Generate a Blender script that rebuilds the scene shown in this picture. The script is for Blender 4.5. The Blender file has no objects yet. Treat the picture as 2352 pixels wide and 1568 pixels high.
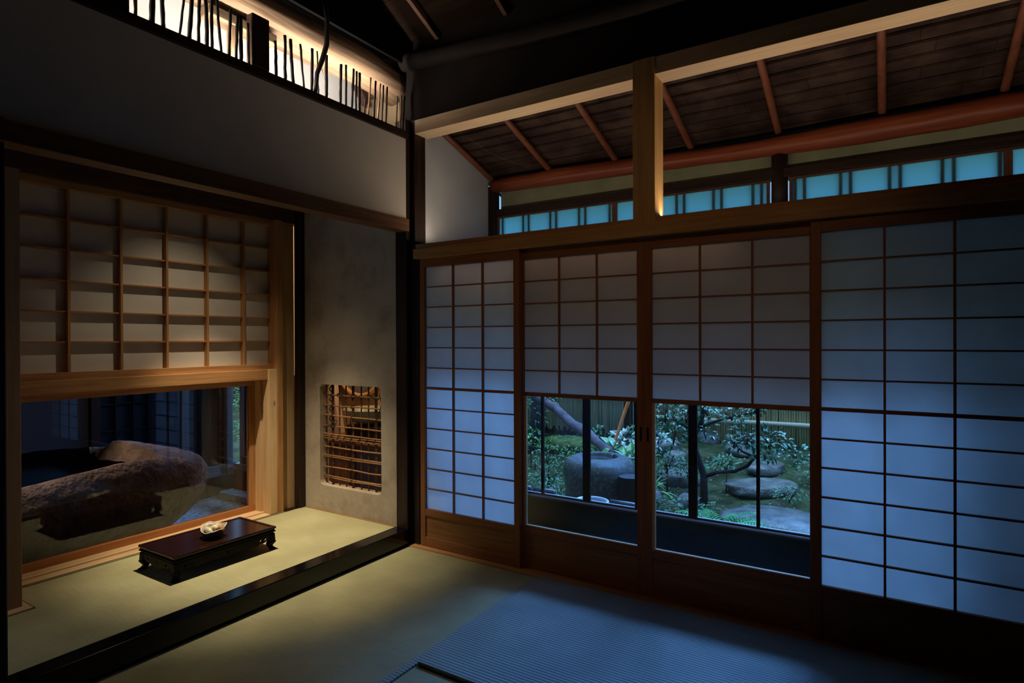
import bpy, bmesh, math, random
from mathutils import Vector, Matrix, noise
S = bpy.context.scene
COL = S.collection
R = math.radians
random.seed(4)

# ------------------------------------------------------------------ camera
cam = bpy.data.objects.new('camera', bpy.data.cameras.new('camera'))
COL.objects.link(cam)
cam.data.sensor_width = 36.0
cam.data.lens = 1361.5 * 36.0 / 2352.0
cam.data.clip_start = 0.05
cam.data.clip_end = 200
M = Matrix(((0.84518501, 0.00117768, 0.53447255, 2.47500386),
            (0.53446139, 0.00496608, -0.8451783, -2.75290502),
            (-0.00364959, 0.99998698, 0.00356783, 1.25552019),
            (0, 0, 0, 1)))
cam.matrix_world = M
S.camera = cam

# ------------------------------------------------------------------ exposure, sky, sun, large lamps
S.view_settings.view_transform = 'Standard'
S.view_settings.look = 'None'
S.view_settings.gamma = 1.0
S.view_settings.use_curve_mapping = False
S.view_settings.exposure = 0.0

W = bpy.data.worlds.new('sky')
S.world = W
W.use_nodes = True
nt = W.node_tree
bg = nt.nodes['Background']
tc = nt.nodes.new('ShaderNodeTexCoord')
sp = nt.nodes.new('ShaderNodeSeparateXYZ')
cr = nt.nodes.new('ShaderNodeValToRGB')
nt.links.new(tc.outputs['Generated'], sp.inputs[0])
nt.links.new(sp.outputs['Z'], cr.inputs[0])
nt.links.new(cr.outputs[0], bg.inputs[0])
cr.color_ramp.elements[0].position = 0.0
cr.color_ramp.elements[0].color = (0.085, 0.09, 0.10, 1)
cr.color_ramp.elements[1].position = 0.72
cr.color_ramp.elements[1].color = (0.07, 0.08, 0.10, 1)
e_ = cr.color_ramp.elements.new(0.93)
e_.color = (1.0, 1.0, 1.0, 1)
bg.inputs[1].default_value = 1.0
zm = nt.nodes.new('ShaderNodeMix')
zm.data_type = 'RGBA'
zm.blend_type = 'MULTIPLY'
zm.inputs[0].default_value = 1.0
zm.inputs[7].default_value = (3.2, 5.9, 8.4, 1)
nt.links.new(cr.outputs[0], zm.inputs[6])
nt.links.new(zm.outputs[2], bg.inputs[0])


def lamp(kind, name, loc, energy, color, rot=None, to=None, **kw):
    d = bpy.data.lights.new(name, kind)
    d.energy = energy
    d.color = color
    for k, v in kw.items():
        setattr(d, k, v)
    o = bpy.data.objects.new(name, d)
    COL.objects.link(o)
    o.location = loc
    if to is not None:
        dv = Vector(to) - Vector(loc)
        o.rotation_euler = dv.to_track_quat('-Z', 'Y').to_euler()
    elif rot:
        o.rotation_euler = rot
    return o


# soft overcast glow above the garden, falling toward the house
for az, en in ((-22, 1.8), (0, 3.4), (22, 3.8), (44, 3.8)):
    lamp('SUN', 'overcast_sky_glow', (2, 6, 6), en, (0.145, 0.41, 1.0), angle=R(17),
         to=(2 - math.sin(R(az)) * math.cos(R(38)), 6 - math.cos(R(az)) * math.cos(R(38)), 6 - math.sin(R(38))))
for az in (-38, 0, 38):
    lamp('SUN', 'overcast_sky_glow', (2, 6, 6), 0.45, (0.15, 0.40, 1.0), angle=R(20),
         to=(2 - math.sin(R(az)) * math.cos(R(21)), 6 - math.cos(R(az)) * math.cos(R(21)), 6 - math.sin(R(21))))

WARM = (1.0, 0.70, 0.40)
# ------------------------------------------------------------------ helpers


class MB:
    def __init__(s):
        s.v = []
        s.f = []

    def box(s, x0, x1, y0, y1, z0, z1):
        n = len(s.v)
        s.v += [(x0, y0, z0), (x1, y0, z0), (x1, y1, z0), (x0, y1, z0), (x0, y0, z1), (x1, y0, z1), (x1, y1, z1), (x0, y1, z1)]
        s.f += [tuple(n + i for i in q) for q in ((0, 3, 2, 1), (4, 5, 6, 7), (0, 1, 5, 4), (1, 2, 6, 5), (2, 3, 7, 6), (3, 0, 4, 7))]
        return s

    def hexa(s, pts):
        n = len(s.v)
        s.v += [tuple(p) for p in pts]
        s.f += [tuple(n + i for i in q) for q in ((0, 3, 2, 1), (4, 5, 6, 7), (0, 1, 5, 4), (1, 2, 6, 5), (2, 3, 7, 6), (3, 0, 4, 7))]
        return s

    def tube(s, pts, r, n=10, caps=True, wob=0.0, closed=False):
        pts = [Vector(p) for p in pts]
        rs = r if isinstance(r, (list, tuple)) else [r] * len(pts)
        base = len(s.v)
        ref = Vector((0, 0, 1))
        m = len(pts)
        for i, p in enumerate(pts):
            if closed:
                t = (pts[(i + 1) % m] - pts[i - 1]).normalized()
            else:
                t = (pts[min(i + 1, m - 1)] - pts[max(i - 1, 0)]).normalized()
            if i == 0:
                ref = Vector((0, 0, 1)) if abs(t.z) < 0.9 else Vector((1, 0, 0))
                a = t.cross(ref).normalized()
            else:
                a = (a - t * a.dot(t)).normalized()
            b = t.cross(a)
            for k in range(n):
                w = 2 * math.pi * k / n
                rr = rs[i] * (1 + wob * (noise.noise(Vector((p.x * 7 + math.cos(w), p.y * 7 + math.sin(w), p.z * 7)))))
                s.v.append(tuple(p + a * math.cos(w) * rr + b * math.sin(w) * rr))
        for i in range(m if closed else m - 1):
            j = (i + 1) % m
            for k in range(n):
                k2 = (k + 1) % n
                s.f.append((base + i * n + k, base + i * n + k2, base + j * n + k2, base + j * n + k))
        if caps and not closed:
            s.f.append(tuple(base + k for k in range(n))[::-1])
            s.f.append(tuple(base + (m - 1) * n + k for k in range(n)))
        return s

    def lathe(s, c, prof, n=32, closed=False):
        base = len(s.v)
        m = len(prof)
        for r, z in prof:
            for k in range(n):
                w = 2 * math.pi * k / n
                s.v.append((c[0] + r * math.cos(w), c[1] + r * math.sin(w), c[2] + z))
        for i in range(m if closed else m - 1):
            j = (i + 1) % m
            for k in range(n):
                k2 = (k + 1) % n
                s.f.append((base + i * n + k, base + i * n + k2, base + j * n + k2, base + j * n + k))
        return s

    def mesh(s, name):
        me = bpy.data.meshes.new(name)
        me.from_pydata(s.v, [], s.f)
        me.update()
        bm = bmesh.new()
        bm.from_mesh(me)
        bmesh.ops.recalc_face_normals(bm, faces=bm.faces)
        bm.to_mesh(me)
        bm.free()
        return me

    def build(s, name, mat, parent=None, bevel=0.0, smooth=False, recalc=True):
        if recalc:
            me = s.mesh(name)
        else:
            me = bpy.data.meshes.new(name)
            me.from_pydata(s.v, [], s.f)
            me.update()
        if smooth:
            for p in me.polygons:
                p.use_smooth = True
        if mat:
            me.materials.append(mat)
        o = bpy.data.objects.new(name, me)
        COL.objects.link(o)
        if parent:
            o.parent = parent
        if bevel:
            b = o.modifiers.new('edge', 'BEVEL')
            b.width = bevel
            b.segments = 2
            b.limit_method = 'ANGLE'
            b.angle_limit = R(40)
        return o


def outline(name, loops, depth, mat, mtx, parent=None, bevel=0.0):
    """a flat outline (with holes) given real thickness; local x,y = outline, local z = thickness centred on 0"""
    cu = bpy.data.curves.new(name, 'CURVE')
    cu.dimensions = '2D'
    cu.fill_mode = 'BOTH'
    cu.extrude = depth / 2
    for lp in loops:
        spl = cu.splines.new('POLY')
        spl.points.add(len(lp) - 1)
        for i, (a, b) in enumerate(lp):
            spl.points[i].co = (a, b, 0, 1)
        spl.use_cyclic_u = True
    tmp = bpy.data.objects.new(name + '_t', cu)
    COL.objects.link(tmp)
    dg = bpy.context.evaluated_depsgraph_get()
    dg.update()
    me = bpy.data.meshes.new_from_object(tmp.evaluated_get(dg))
    bpy.data.objects.remove(tmp)
    me.transform(mtx)
    me.name = name
    me.materials.clear()
    me.materials.append(mat)
    o = bpy.data.objects.new(name, me)
    COL.objects.link(o)
    if parent:
        o.parent = parent
    return o


def tag(o, label=None, cat=None, group=None, kind=None):
    if label:
        o['label'] = label
    if cat:
        o['category'] = cat
    if group:
        o['group'] = group
    if kind:
        o['kind'] = kind
    return o


def empty(name, loc, label, cat, group=None, kind=None, rz=0):
    o = bpy.data.objects.new(name, None)
    COL.objects.link(o)
    o.empty_display_size = 0.05
    o.location = loc
    o.rotation_euler = (0, 0, rz)
    return tag(o, label, cat, group, kind)


def rel(o):
    """parts were written in room coordinates: move them into the space of their thing"""
    pass


def adopt(root, kids):
    for k in kids:
        k.parent = root
        k.matrix_parent_inverse = Matrix.Translation(-root.location) if root.rotation_euler.z == 0 else root.matrix_basis.inverted()


def copytree(o, parent=None):
    c = o.copy()
    COL.objects.link(c)
    if parent:
        c.parent = parent
    for ch in [x for x in list(COL.objects) if x.parent == o]:
        copytree(ch, c)
    return c


# ------------------------------------------------------------------ materials


def newmat(name):
    m = bpy.data.materials.new(name)
    m.use_nodes = True
    t = m.node_tree
    b = t.nodes['Principled BSDF']
    return m, t, b


def ramp(t, fac, cols):
    r = t.nodes.new('ShaderNodeValToRGB')
    e = r.color_ramp.elements
    while len(e) < len(cols):
        e.new(0.5)
    for i, (p, c) in enumerate(cols):
        e[i].position = p
        e[i].color = (c[0], c[1], c[2], 1)
    t.links.new(fac, r.inputs[0])
    return r


def wood(name, c1, c2, axis='x', rough=0.5, scale=1.0, knots=False, bump=0.15, spec=0.3):
    m, t, b = newmat(name)
    co = t.nodes.new('ShaderNodeTexCoord')
    mp = t.nodes.new('ShaderNodeMapping')
    sc = {'x': (1.2, 22, 22), 'y': (22, 1.2, 22), 'z': (22, 22, 1.2)}[axis]
    mp.inputs['Scale'].default_value = [q * scale for q in sc]
    t.links.new(co.outputs['Object'], mp.inputs[0])
    n1 = t.nodes.new('ShaderNodeTexNoise')
    n1.inputs['Scale'].default_value = 2.2
    n1.inputs['Detail'].default_value = 6
    n1.inputs['Distortion'].default_value = 0.6
    t.links.new(mp.outputs[0], n1.inputs['Vector'])
    n2 = t.nodes.new('ShaderNodeTexNoise')
    n2.inputs['Scale'].default_value = 1.7
    n2.inputs['Detail'].default_value = 2
    t.links.new(co.outputs['Object'], n2.inputs['Vector'])
    mx = t.nodes.new('ShaderNodeMath')
    mx.operation = 'ADD'
    ml = t.nodes.new('ShaderNodeMath')
    ml.operation = 'MULTIPLY'
    ml.inputs[1].default_value = 0.45
    t.links.new(n2.outputs[0], ml.inputs[0])
    t.links.new(n1.outputs[0], mx.inputs[0])
    t.links.new(ml.outputs[0], mx.inputs[1])
    r = ramp(t, mx.outputs[0], [(0.48, c1), (0.95, c2)])
    out = r.outputs[0]
    if knots:
        v = t.nodes.new('ShaderNodeTexVoronoi')
        v.inputs['Scale'].default_value = 2.3
        mp2 = t.nodes.new('ShaderNodeMapping')
        mp2.inputs['Scale'].default_value = {'x': (.7, 1.6, 1.6), 'y': (1.6, .7, 1.6), 'z': (1.6, 1.6, .7)}[axis]
        t.links.new(co.outputs['Object'], mp2.inputs[0])
        t.links.new(mp2.outputs[0], v.inputs['Vector'])
        kr = ramp(t, v.outputs['Distance'], [(0.018, (0.12, 0.07, 0.04)), (0.05, (1, 1, 1))])
        mm = t.nodes.new('ShaderNodeMix')
        mm.data_type = 'RGBA'
        mm.blend_type = 'MULTIPLY'
        mm.inputs[0].default_value = 1.0
        t.links.new(out, mm.inputs[6])
        t.links.new(kr.outputs[0], mm.inputs[7])
        out = mm.outputs[2]
    t.links.new(out, b.inputs['Base Color'])
    b.inputs['Roughness'].default_value = rough
    b.inputs['Specular IOR Level'].default_value = spec
    bp = t.nodes.new('ShaderNodeBump')
    bp.inputs['Strength'].default_value = bump
    bp.inputs['Distance'].default_value = 0.004
    t.links.new(mx.outputs[0], bp.inputs['Height'])
    t.links.new(bp.outputs[0], b.inputs['Normal'])
    return m


def mottled(name, cols, scale=4, rough=0.9, bump=0.2, dist=0.01, spec=0.2, detail=8, rampfac='n'):
    m, t, b = newmat(name)
    co = t.nodes.new('ShaderNodeTexCoord')
    n1 = t.nodes.new('ShaderNodeTexNoise')
    n1.inputs['Scale'].default_value = scale
    n1.inputs['Detail'].default_value = detail
    n1.inputs['Roughness'].default_value = 0.62
    t.links.new(co.outputs['Object'], n1.inputs['Vector'])
    k = len(cols)
    r = ramp(t, n1.outputs[0], [(0.36 + 0.28 * i / max(1, k - 1), c) for i, c in enumerate(cols)])
    t.links.new(r.outputs[0], b.inputs['Base Color'])
    b.inputs['Roughness'].default_value = rough
    b.inputs['Specular IOR Level'].default_value = spec
    bp = t.nodes.new('ShaderNodeBump')
    bp.inputs['Strength'].default_value = bump
    bp.inputs['Distance'].default_value = dist
    n2 = t.nodes.new('ShaderNodeTexNoise')
    n2.inputs['Scale'].default_value = scale * 9
    n2.inputs['Detail'].default_value = 4
    t.links.new(co.outputs['Object'], n2.inputs['Vector'])
    t.links.new(n2.outputs[0], bp.inputs['Height'])
    t.links.new(bp.outputs[0], b.inputs['Normal'])
    return m


def plain(name, c, rough=0.5, metal=0.0, spec=0.5, coat=0.0):
    m, t, b = newmat(name)
    b.inputs['Base Color'].default_value = (*c, 1)
    b.inputs['Roughness'].default_value = rough
    b.inputs['Metallic'].default_value = metal
    b.inputs['Specular IOR Level'].default_value = spec
    b.inputs['Coat Weight'].default_value = coat
    return m


def paper(name, c, trans=0.6, ctrans=None):
    m = bpy.data.materials.new(name)
    m.use_nodes = True
    t = m.node_tree
    t.nodes.clear()
    o = t.nodes.new('ShaderNodeOutputMaterial')
    mx = t.nodes.new('ShaderNodeMixShader')
    d = t.nodes.new('ShaderNodeBsdfDiffuse')
    tr = t.nodes.new('ShaderNodeBsdfTranslucent')
    co = t.nodes.new('ShaderNodeTexCoord')
    n = t.nodes.new('ShaderNodeTexNoise')
    n.inputs['Scale'].default_value = 9
    n.inputs['Detail'].default_value = 8
    t.links.new(co.outputs['Object'], n.inputs['Vector'])
    r = ramp(t, n.outputs[0], [(0.3, tuple(q * 0.93 for q in c)), (0.7, c)])
    t.links.new(r.outputs[0], d.inputs[0])
    if ctrans:
        tr.inputs[0].default_value = (*ctrans, 1)
    else:
        t.links.new(r.outputs[0], tr.inputs[0])
    mx.inputs[0].default_value = trans
    t.links.new(d.outputs[0], mx.inputs[1])
    t.links.new(tr.outputs[0], mx.inputs[2])
    t.links.new(mx.outputs[0], o.inputs[0])
    return m


def glass(name, tint=(0.95, 0.97, 1.0), refl=1.0):
    m = bpy.data.materials.new(name)
    m.use_nodes = True
    t = m.node_tree
    t.nodes.clear()
    o = t.nodes.new('ShaderNodeOutputMaterial')
    mx = t.nodes.new('ShaderNodeMixShader')
    a = t.nodes.new('ShaderNodeBsdfTransparent')
    a.inputs[0].default_value = (*tint, 1)
    g = t.nodes.new('ShaderNodeBsdfGlossy')
    g.inputs['Roughness'].default_value = 0.0
    fr = t.nodes.new('ShaderNodeFresnel')
    fr.inputs[0].default_value = 1.5
    ml = t.nodes.new('ShaderNodeMath')
    ml.operation = 'MULTIPLY'
    ml.inputs[1].default_value = refl
    t.links.new(fr.outputs[0], ml.inputs[0])
    t.links.new(ml.outputs[0], mx.inputs[0])
    t.links.new(a.outputs[0], mx.inputs[1])
    t.links.new(g.outputs[0], mx.inputs[2])
    t.links.new(mx.outputs[0], o.inputs[0])
    return m


def tatami_mat(name, c1, c2, axis='x', pitch=0.008, rib=0.0):
    """rush mat: fine ribs whose lines run along `axis`"""
    m, t, b = newmat(name)
    co = t.nodes.new('ShaderNodeTexCoord')
    wv = t.nodes.new('ShaderNodeTexWave')
    wv.wave_type = 'BANDS'
    wv.bands_direction = 'Y' if axis == 'x' else 'X'
    wv.inputs['Scale'].default_value = 1.0 / pitch / 3.18 / 1.0
    wv.inputs['Distortion'].default_value = 0.3
    t.links.new(co.outputs['Object'], wv.inputs['Vector'])
    n = t.nodes.new('ShaderNodeTexNoise')
    mp = t.nodes.new('ShaderNodeMapping')
    mp.inputs['Scale'].default_value = (8, 180, 60) if axis == 'x' else (180, 8, 60)
    t.links.new(co.outputs['Object'], mp.inputs[0])
    t.links.new(mp.outputs[0], n.inputs['Vector'])
    n.inputs['Scale'].default_value = 1.0
    n.inputs['Detail'].default_value = 5
    n3 = t.nodes.new('ShaderNodeTexNoise')
    n3.inputs['Scale'].default_value = 3.0
    t.links.new(co.outputs['Object'], n3.inputs['Vector'])
    ad = t.nodes.new('ShaderNodeMath')
    ad.operation = 'MULTIPLY_ADD'
    t.links.new(n.outputs[0], ad.inputs[0])
    ad.inputs[1].default_value = 0.6
    t.links.new(n3.outputs[0], ad.inputs[2])
    r = ramp(t, ad.outputs[0], [(0.62, c1), (1.0, c2)])
    mm = t.nodes.new('ShaderNodeMix')
    mm.data_type = 'RGBA'
    mm.blend_type = 'MULTIPLY'
    mm.inputs[0].default_value = 0.12 + rib
    wr = ramp(t, wv.outputs[0], [(0.05, (0.35, 0.35, 0.35)), (0.4, (1, 1, 1))])
    t.links.new(r.outputs[0], mm.inputs[6])
    t.links.new(wr.outputs[0], mm.inputs[7])
    t.links.new(mm.outputs[2], b.inputs['Base Color'])
    b.inputs['Roughness'].default_value = 0.55
    b.inputs['Specular IOR Level'].default_value = 0.35
    bp = t.nodes.new('ShaderNodeBump')
    bp.inputs['Strength'].default_value = 0.15 + rib
    bp.inputs['Distance'].default_value = 0.002
    t.links.new(wv.outputs[0], bp.inputs['Height'])
    t.links.new(bp.outputs[0], b.inputs['Normal'])
    return m


CED = ((0.30, 0.13, 0.045), (0.52, 0.27, 0.10))
cedar = {a: wood('cedar_' + a, CED[0], CED[1], a, 0.5) for a in 'xyz'}
PALE = ((0.55, 0.33, 0.15), (0.78, 0.54, 0.29))
pale = {a: wood('pale_cypress_' + a, PALE[0], PALE[1], a, 0.5, knots=True) for a in 'xyz'}
RED = ((0.13, 0.035, 0.018), (0.24, 0.075, 0.035))
redw = {a: wood('reddish_cedar_' + a, RED[0], RED[1], a, 0.5) for a in 'xyz'}
DK = ((0.012, 0.006, 0.005), (0.035, 0.018, 0.012))
dark = {a: wood('smoked_dark_wood_' + a, DK[0], DK[1], a, 0.45) for a in 'xyz'}
BR = ((0.055, 0.024, 0.016), (0.12, 0.055, 0.035))
brown = {a: wood('old_brown_wood_' + a, BR[0], BR[1], a, 0.7) for a in 'xyz'}
lacquer = plain('black_lacquer', (0.002, 0.002, 0.003), 0.13, spec=0.4)
tabletop_m = wood('rosewood', (0.009, 0.003, 0.002), (0.034, 0.011, 0.007), 'y', 0.13, spec=0.8, bump=0.02)
table_m = wood('dark_rosewood', (0.003, 0.002, 0.0015), (0.007, 0.004, 0.003), 'y', 0.5, spec=0.12, bump=0.05)
white_plaster = mottled('white_plaster', [(0.56, 0.51, 0.44), (0.63, 0.58, 0.51)], 2.5, 0.9, 0.1, 0.003)
earth_plaster = mottled('earthen_plaster', [(0.30, 0.235, 0.165), (0.42, 0.345, 0.25), (0.47, 0.39, 0.29)], 3.0, 0.92, 0.35, 0.006)
green_plaster = mottled('green_plaster', [(0.22, 0.24, 0.15), (0.30, 0.32, 0.21)], 3.0, 0.92, 0.2, 0.004)
black_wall = mottled('soot_dark_wall', [(0.008, 0.005, 0.004), (0.018, 0.012, 0.010)], 2.0, 0.9, 0.2, 0.005)
logm = wood('old_log', (0.055, 0.028, 0.014), (0.42, 0.26, 0.15), 'y', 0.8, scale=.45, bump=1.0)
purlinm = wood('red_log', (0.16, 0.035, 0.016), (0.30, 0.075, 0.03), 'x', 0.38, bump=0.3)
washi = paper('shoji_paper', (0.88, 0.87, 0.85), 0.68)
washi2 = paper('double_shoji_paper', (0.80, 0.74, 0.68), 0.46)
blue_paper = paper('frosted_pane', (0.62, 0.72, 0.74), 0.93, (0.60, 0.93, 0.92))
clear = glass('clear_glass')
clear_dark = glass('window_glass', (0.9, 0.93, 0.96), 1.0)
tat_a = tatami_mat('tatami_alcove', (0.38, 0.345, 0.175), (0.50, 0.465, 0.25), 'x', 0.011)
tat_b = tatami_mat('tatami_floor', (0.30, 0.275, 0.14), (0.40, 0.37, 0.19), 'x', 0.011)
tat_c = tatami_mat('tatami_ribbed', (0.26, 0.30, 0.26), (0.33, 0.37, 0.31), 'x', 0.0165, 0.6)
tat_edge = tatami_mat('tatami_edge', (0.17, 0.16, 0.07), (0.26, 0.24, 0.11), 'y', 0.012)
metal = plain('brushed_metal', (0.5, 0.5, 0.5), 0.35, 1.0)
black_iron = plain('black_iron', (0.01, 0.01, 0.01), 0.4)

# ------------------------------------------------------------------ floor and mats
o = MB().box(-0.09, 4.6, -5.0, 0.14, -0.12, -0.03).build('floor', brown['x'])
tag(o, 'wooden subfloor under the tatami mats', 'floor', kind='structure')

fl = empty('tatami_mat', (0.47, -1.2, -0.03), 'plain green rush tatami mat running along the black lacquered step', 'tatami mat')
ks = [MB().box(0.004, 0.925, -3.1, -0.045, -0.03, 0.0).build('mat_body', tat_b, bevel=0.002),
      MB().box(0.900, 0.932, -3.1, -0.045, -0.028, 0.001).build('mat_edge', tat_c, bevel=0.001)]
adopt(fl, ks)
fl = empty('tatami_mat', (1.9, -0.55, -0.03), 'ribbed blue-lit tatami mat on the right, its raised short end facing the camera', 'tatami mat')
ks = [MB().box(0.940, 2.86, -1.015, -0.045, -0.03, 0.012).build('mat_body', tat_c, bevel=0.003)]
adopt(fl, ks)
fl = empty('tatami_mat', (1.9, -1.6, -0.03), 'dark green tatami mat lying lower in front of the ribbed mat, at the bottom edge', 'tatami mat')
ks = [MB().box(0.936, 2.86, -1.97, -1.022, -0.03, -0.004).build('mat_body', tat_b, bevel=0.002)]
adopt(fl, ks)
o = MB().box(2.864, 4.3, -3.1, -0.045, -0.03, 0.0).build('tatami_mat', tat_b, bevel=0.002)
tag(o, 'tatami mat in the dark at the right under the shoji', 'tatami mat')
o = MB().box(0.936, 2.86, -3.1, -1.974, -0.03, -0.004).build('tatami_mat', tat_b, bevel=0.002)
tag(o, 'tatami mat under the camera position', 'tatami mat')

# alcove mat, step, floor
fl = empty('tatami_mat', (-0.5, -1.0, 0.06), 'thin-edged tatami mat covering the raised alcove floor, the low table stands on it', 'tatami mat')
ks = [outline('mat_body', [[(-.946, -1.69), (-.64, -1.69), (-.64, -2.4), (-.094, -2.4), (-.094, -.052), (-.946, -.052)]], .04, tat_a, Matrix.Translation((0, 0, .08))),
      MB().box(-0.962, -0.950, -1.62, -0.20, 0.06, 0.1025).build('edge_binding', tat_edge, bevel=0.001)]
adopt(fl, ks)
o = MB().box(-1.2, -0.088, -2.4, 0.03, -0.03, 0.059).build('floor', brown['y'])
o.name = 'floor'
tag(o, 'raised board floor under the alcove mat', 'floor', kind='structure')
o = MB().box(-0.091, 0.0, -1.93, -0.002, -0.03, 0.0995).build('trim_1', lacquer, bevel=0.004)
tag(o, 'long glossy black lacquered step along the front of the alcove', 'step', kind='structure')
o = MB().box(-0.98, -0.936, -0.052, -0.047, 0.1, 0.106).box(-0.936, -0.092, -0.0515, -0.045, 0.0, 0.104).build('baseboard_alcove', cedar['x'])
tag(o, 'thin wooden strip at the foot of the earthen alcove wall', 'baseboard', kind='structure')

# ------------------------------------------------------------------ alcove side wall with bamboo lattice opening
def rrect(x0, x1, z0, z1, r, n=5, jit=0.0):
    pts = []
    for cx, cz, a0 in ((x1 - r, z1 - r, 0), (x0 + r, z1 - r, 90), (x0 + r, z0 + r, 180), (x1 - r, z0 + r, 270)):
        for i in range(n + 1):
            a = R(a0 + 90 * i / n)
            pts.append((cx + r * math.cos(a) + random.uniform(-jit, jit), cz + r * math.sin(a) + random.uniform(-jit, jit)))
    return pts


MY = Matrix(((1, 0, 0, 0), (0, 0, -1, 0), (0, 1, 0, 0), (0, 0, 0, 1)))  # outline x -> X, y -> Z
wl = outline('wall_alcove', [[(-0.945, 0.0), (-0.085, 0.0), (-0.085, 2.42), (-0.945, 2.42)], rrect(-0.79, -0.215, 0.274, 0.958, 0.035, jit=0.002)],
             0.075, earth_plaster, Matrix.Translation((0, -0.006, 0)) @ MY)
tag(wl, 'grey-brown earthen plaster wall at the end of the alcove, pierced by the small lattice window', 'wall', kind='structure')

bamboo = wood('thin_bamboo', (0.20, 0.095, 0.035), (0.42, 0.22, 0.09), 'x', 0.45)
bamboo_d = wood('thin_bamboo_upright', (0.07, 0.03, 0.015), (0.17, 0.08, 0.035), 'z', 0.5)
vine = plain('dark_vine', (0.02, 0.010, 0.007), 0.7)
lat = empty('window_lattice', (-0.5, 0.0, 0.26), 'woven bamboo and vine lattice set in the small opening of the earthen wall', 'lattice window')
ks = []
for i, x in enumerate((-0.775, -0.712, -0.645, -0.582, -0.517, -0.44, -0.372, -0.305, -0.24)):
    mb = MB()
    for dx in ((-0.006, 0.006) if i in (1, 4, 7) else (0,)):
        mb.tube([(x + dx + random.uniform(-.002, .002), 0.004, z) for z in (0.262, 0.45, 0.62, 0.8, 0.968)], 0.0052, 8)
    ks.append(mb.build('upright_cane', bamboo_d, smooth=True))
for i, z in enumerate((0.885, 0.812, 0.744, 0.672, 0.603, 0.53, 0.465, 0.392, 0.325)):
    mb = MB()
    dz = 0
    offs = (-0.013, 0.0, 0.013) if i == 4 else ((-0.005, 0.006) if i in (6, 8) else (0,))
    for d in offs:
        mb.tube([(x, -0.009, z + d + random.uniform(-.003, .003)) for x in (-0.805, -0.66, -0.5, -0.35, -0.2)], 0.0048, 8)
    ks.append(mb.build('cross_cane', bamboo, smooth=True))
for z in (0.885, 0.812, 0.744, 0.672, 0.603, 0.53, 0.465, 0.392, 0.325):
    for x in (-0.712, -0.517, -0.24) if z not in (0.603, 0.885) else (-0.712, -0.645, -0.582, -0.517, -0.44, -0.372, -0.305, -0.24):
        if random.random() < 0.9:
            rr = 0.011 if z != 0.603 else 0.021
            mb = MB()
            mb.tube([(x + 0.9 * rr * math.cos(a), -0.004 + 0.012 * math.sin(a), z + rr * math.cos(a) * 0.9) for a in [k * math.pi / 4 for k in range(8)]], 0.0023, 5, closed=True)
            ks.append(mb.build('vine_tie', vine, smooth=True))
mb = MB()
pv = []
for k in range(24):
    t = k / 23
    pv.append((-0.712 + 0.012 * math.sin(k * 1.3) + (0.03 if k > 19 else 0), -0.013 + 0.008 * math.cos(k * 1.3), 0.968 - t * 0.32))
mb.tube(pv, 0.004, 6)
pv = [(-0.80 + 0.56 * k / 23, -0.016 + 0.01 * math.cos(k * 1.1), 0.888 + 0.012 * math.sin(k * 1.1)) for k in range(24)]
mb.tube(pv, 0.0035, 6)
mb.tube([(-0.78, -.016, 0.665), (-0.71, -.02, 0.68), (-0.665, -.02, 0.715), (-0.645, -.018, 0.71)], 0.003, 6)
mb.tube([(-0.29, -.016, 0.74), (-0.255, -.02, 0.79), (-0.235, -.02, 0.85), (-0.255, -.018, 0.91)], 0.003, 6)
ks.append(mb.build('wound_vine', vine, smooth=True))
adopt(lat, ks)

# washroom behind the lattice
tanwall = mottled('tan_wall', [(0.42, 0.29, 0.17), (0.5, 0.35, 0.21)], 2, 0.9, 0.05)
bluegrey = plain('blue_grey_panel', (0.16, 0.17, 0.22), 0.6)
o = MB().box(-1.664, -0.02, 0.74, 0.78, -0.05, 2.42).build('wall_washroom', tanwall)
tag(o, 'tan wall of the small washroom seen through the bamboo lattice', 'wall', kind='structure')
o = MB().box(-1.705, -1.665, 0.06, 0.80, -0.35, 2.42).build('wall_partition', white_plaster)
tag(o, 'partition between washroom and stone room', 'wall', kind='structure')
o = MB().box(-1.664, -0.02, 0.05, 0.78, -0.1, -0.05).build('floor', brown['x'])
tag(o, 'washroom floor behind the lattice', 'floor', kind='structure')
o = MB().box(-1.76, -0.0, 0.035, 0.80, 2.42, 2.46).build('ceiling', tanwall)
tag(o, 'washroom ceiling', 'ceiling', kind='structure')
# round mirror
mr = empty('wall_mirror', (-1.18, 0.72, 1.0), 'round wall mirror in a wooden ring frame, behind the top of the bamboo lattice', 'mirror')
ks = []
ring = MB()
ring.tube([(-1.21 + 0.235 * math.cos(a), 0.715, 1.0 + 0.205 * math.sin(a)) for a in [k * math.pi / 24 for k in range(48)]], 0.02, 10, closed=True)
ks.append(ring.build('frame', wood('mirror_ring', (0.5, 0.28, 0.1), (0.72, 0.45, 0.2), 'x', 0.3), smooth=True))
disc = MB()
disc.lathe((0, 0, 0), [(0.0, 0), (0.222, 0), (0.222, 0.008), (0, 0.008)], 48)
dob = disc.mesh('mirror_glass')
dob.transform(Matrix.Translation((-1.21, 0.725, 1.0)) @ Matrix.Rotation(R(90), 4, 'X') @ Matrix.Scale(0.92, 4, (0, 1, 0)))
dob.materials.append(plain('mirror_glass', (0.25, 0.27, 0.33), 0.06, 1.0))
do = bpy.data.objects.new('mirror_glass', dob)
COL.objects.link(do)
ks.append(do)
adopt(mr, ks)
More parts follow.
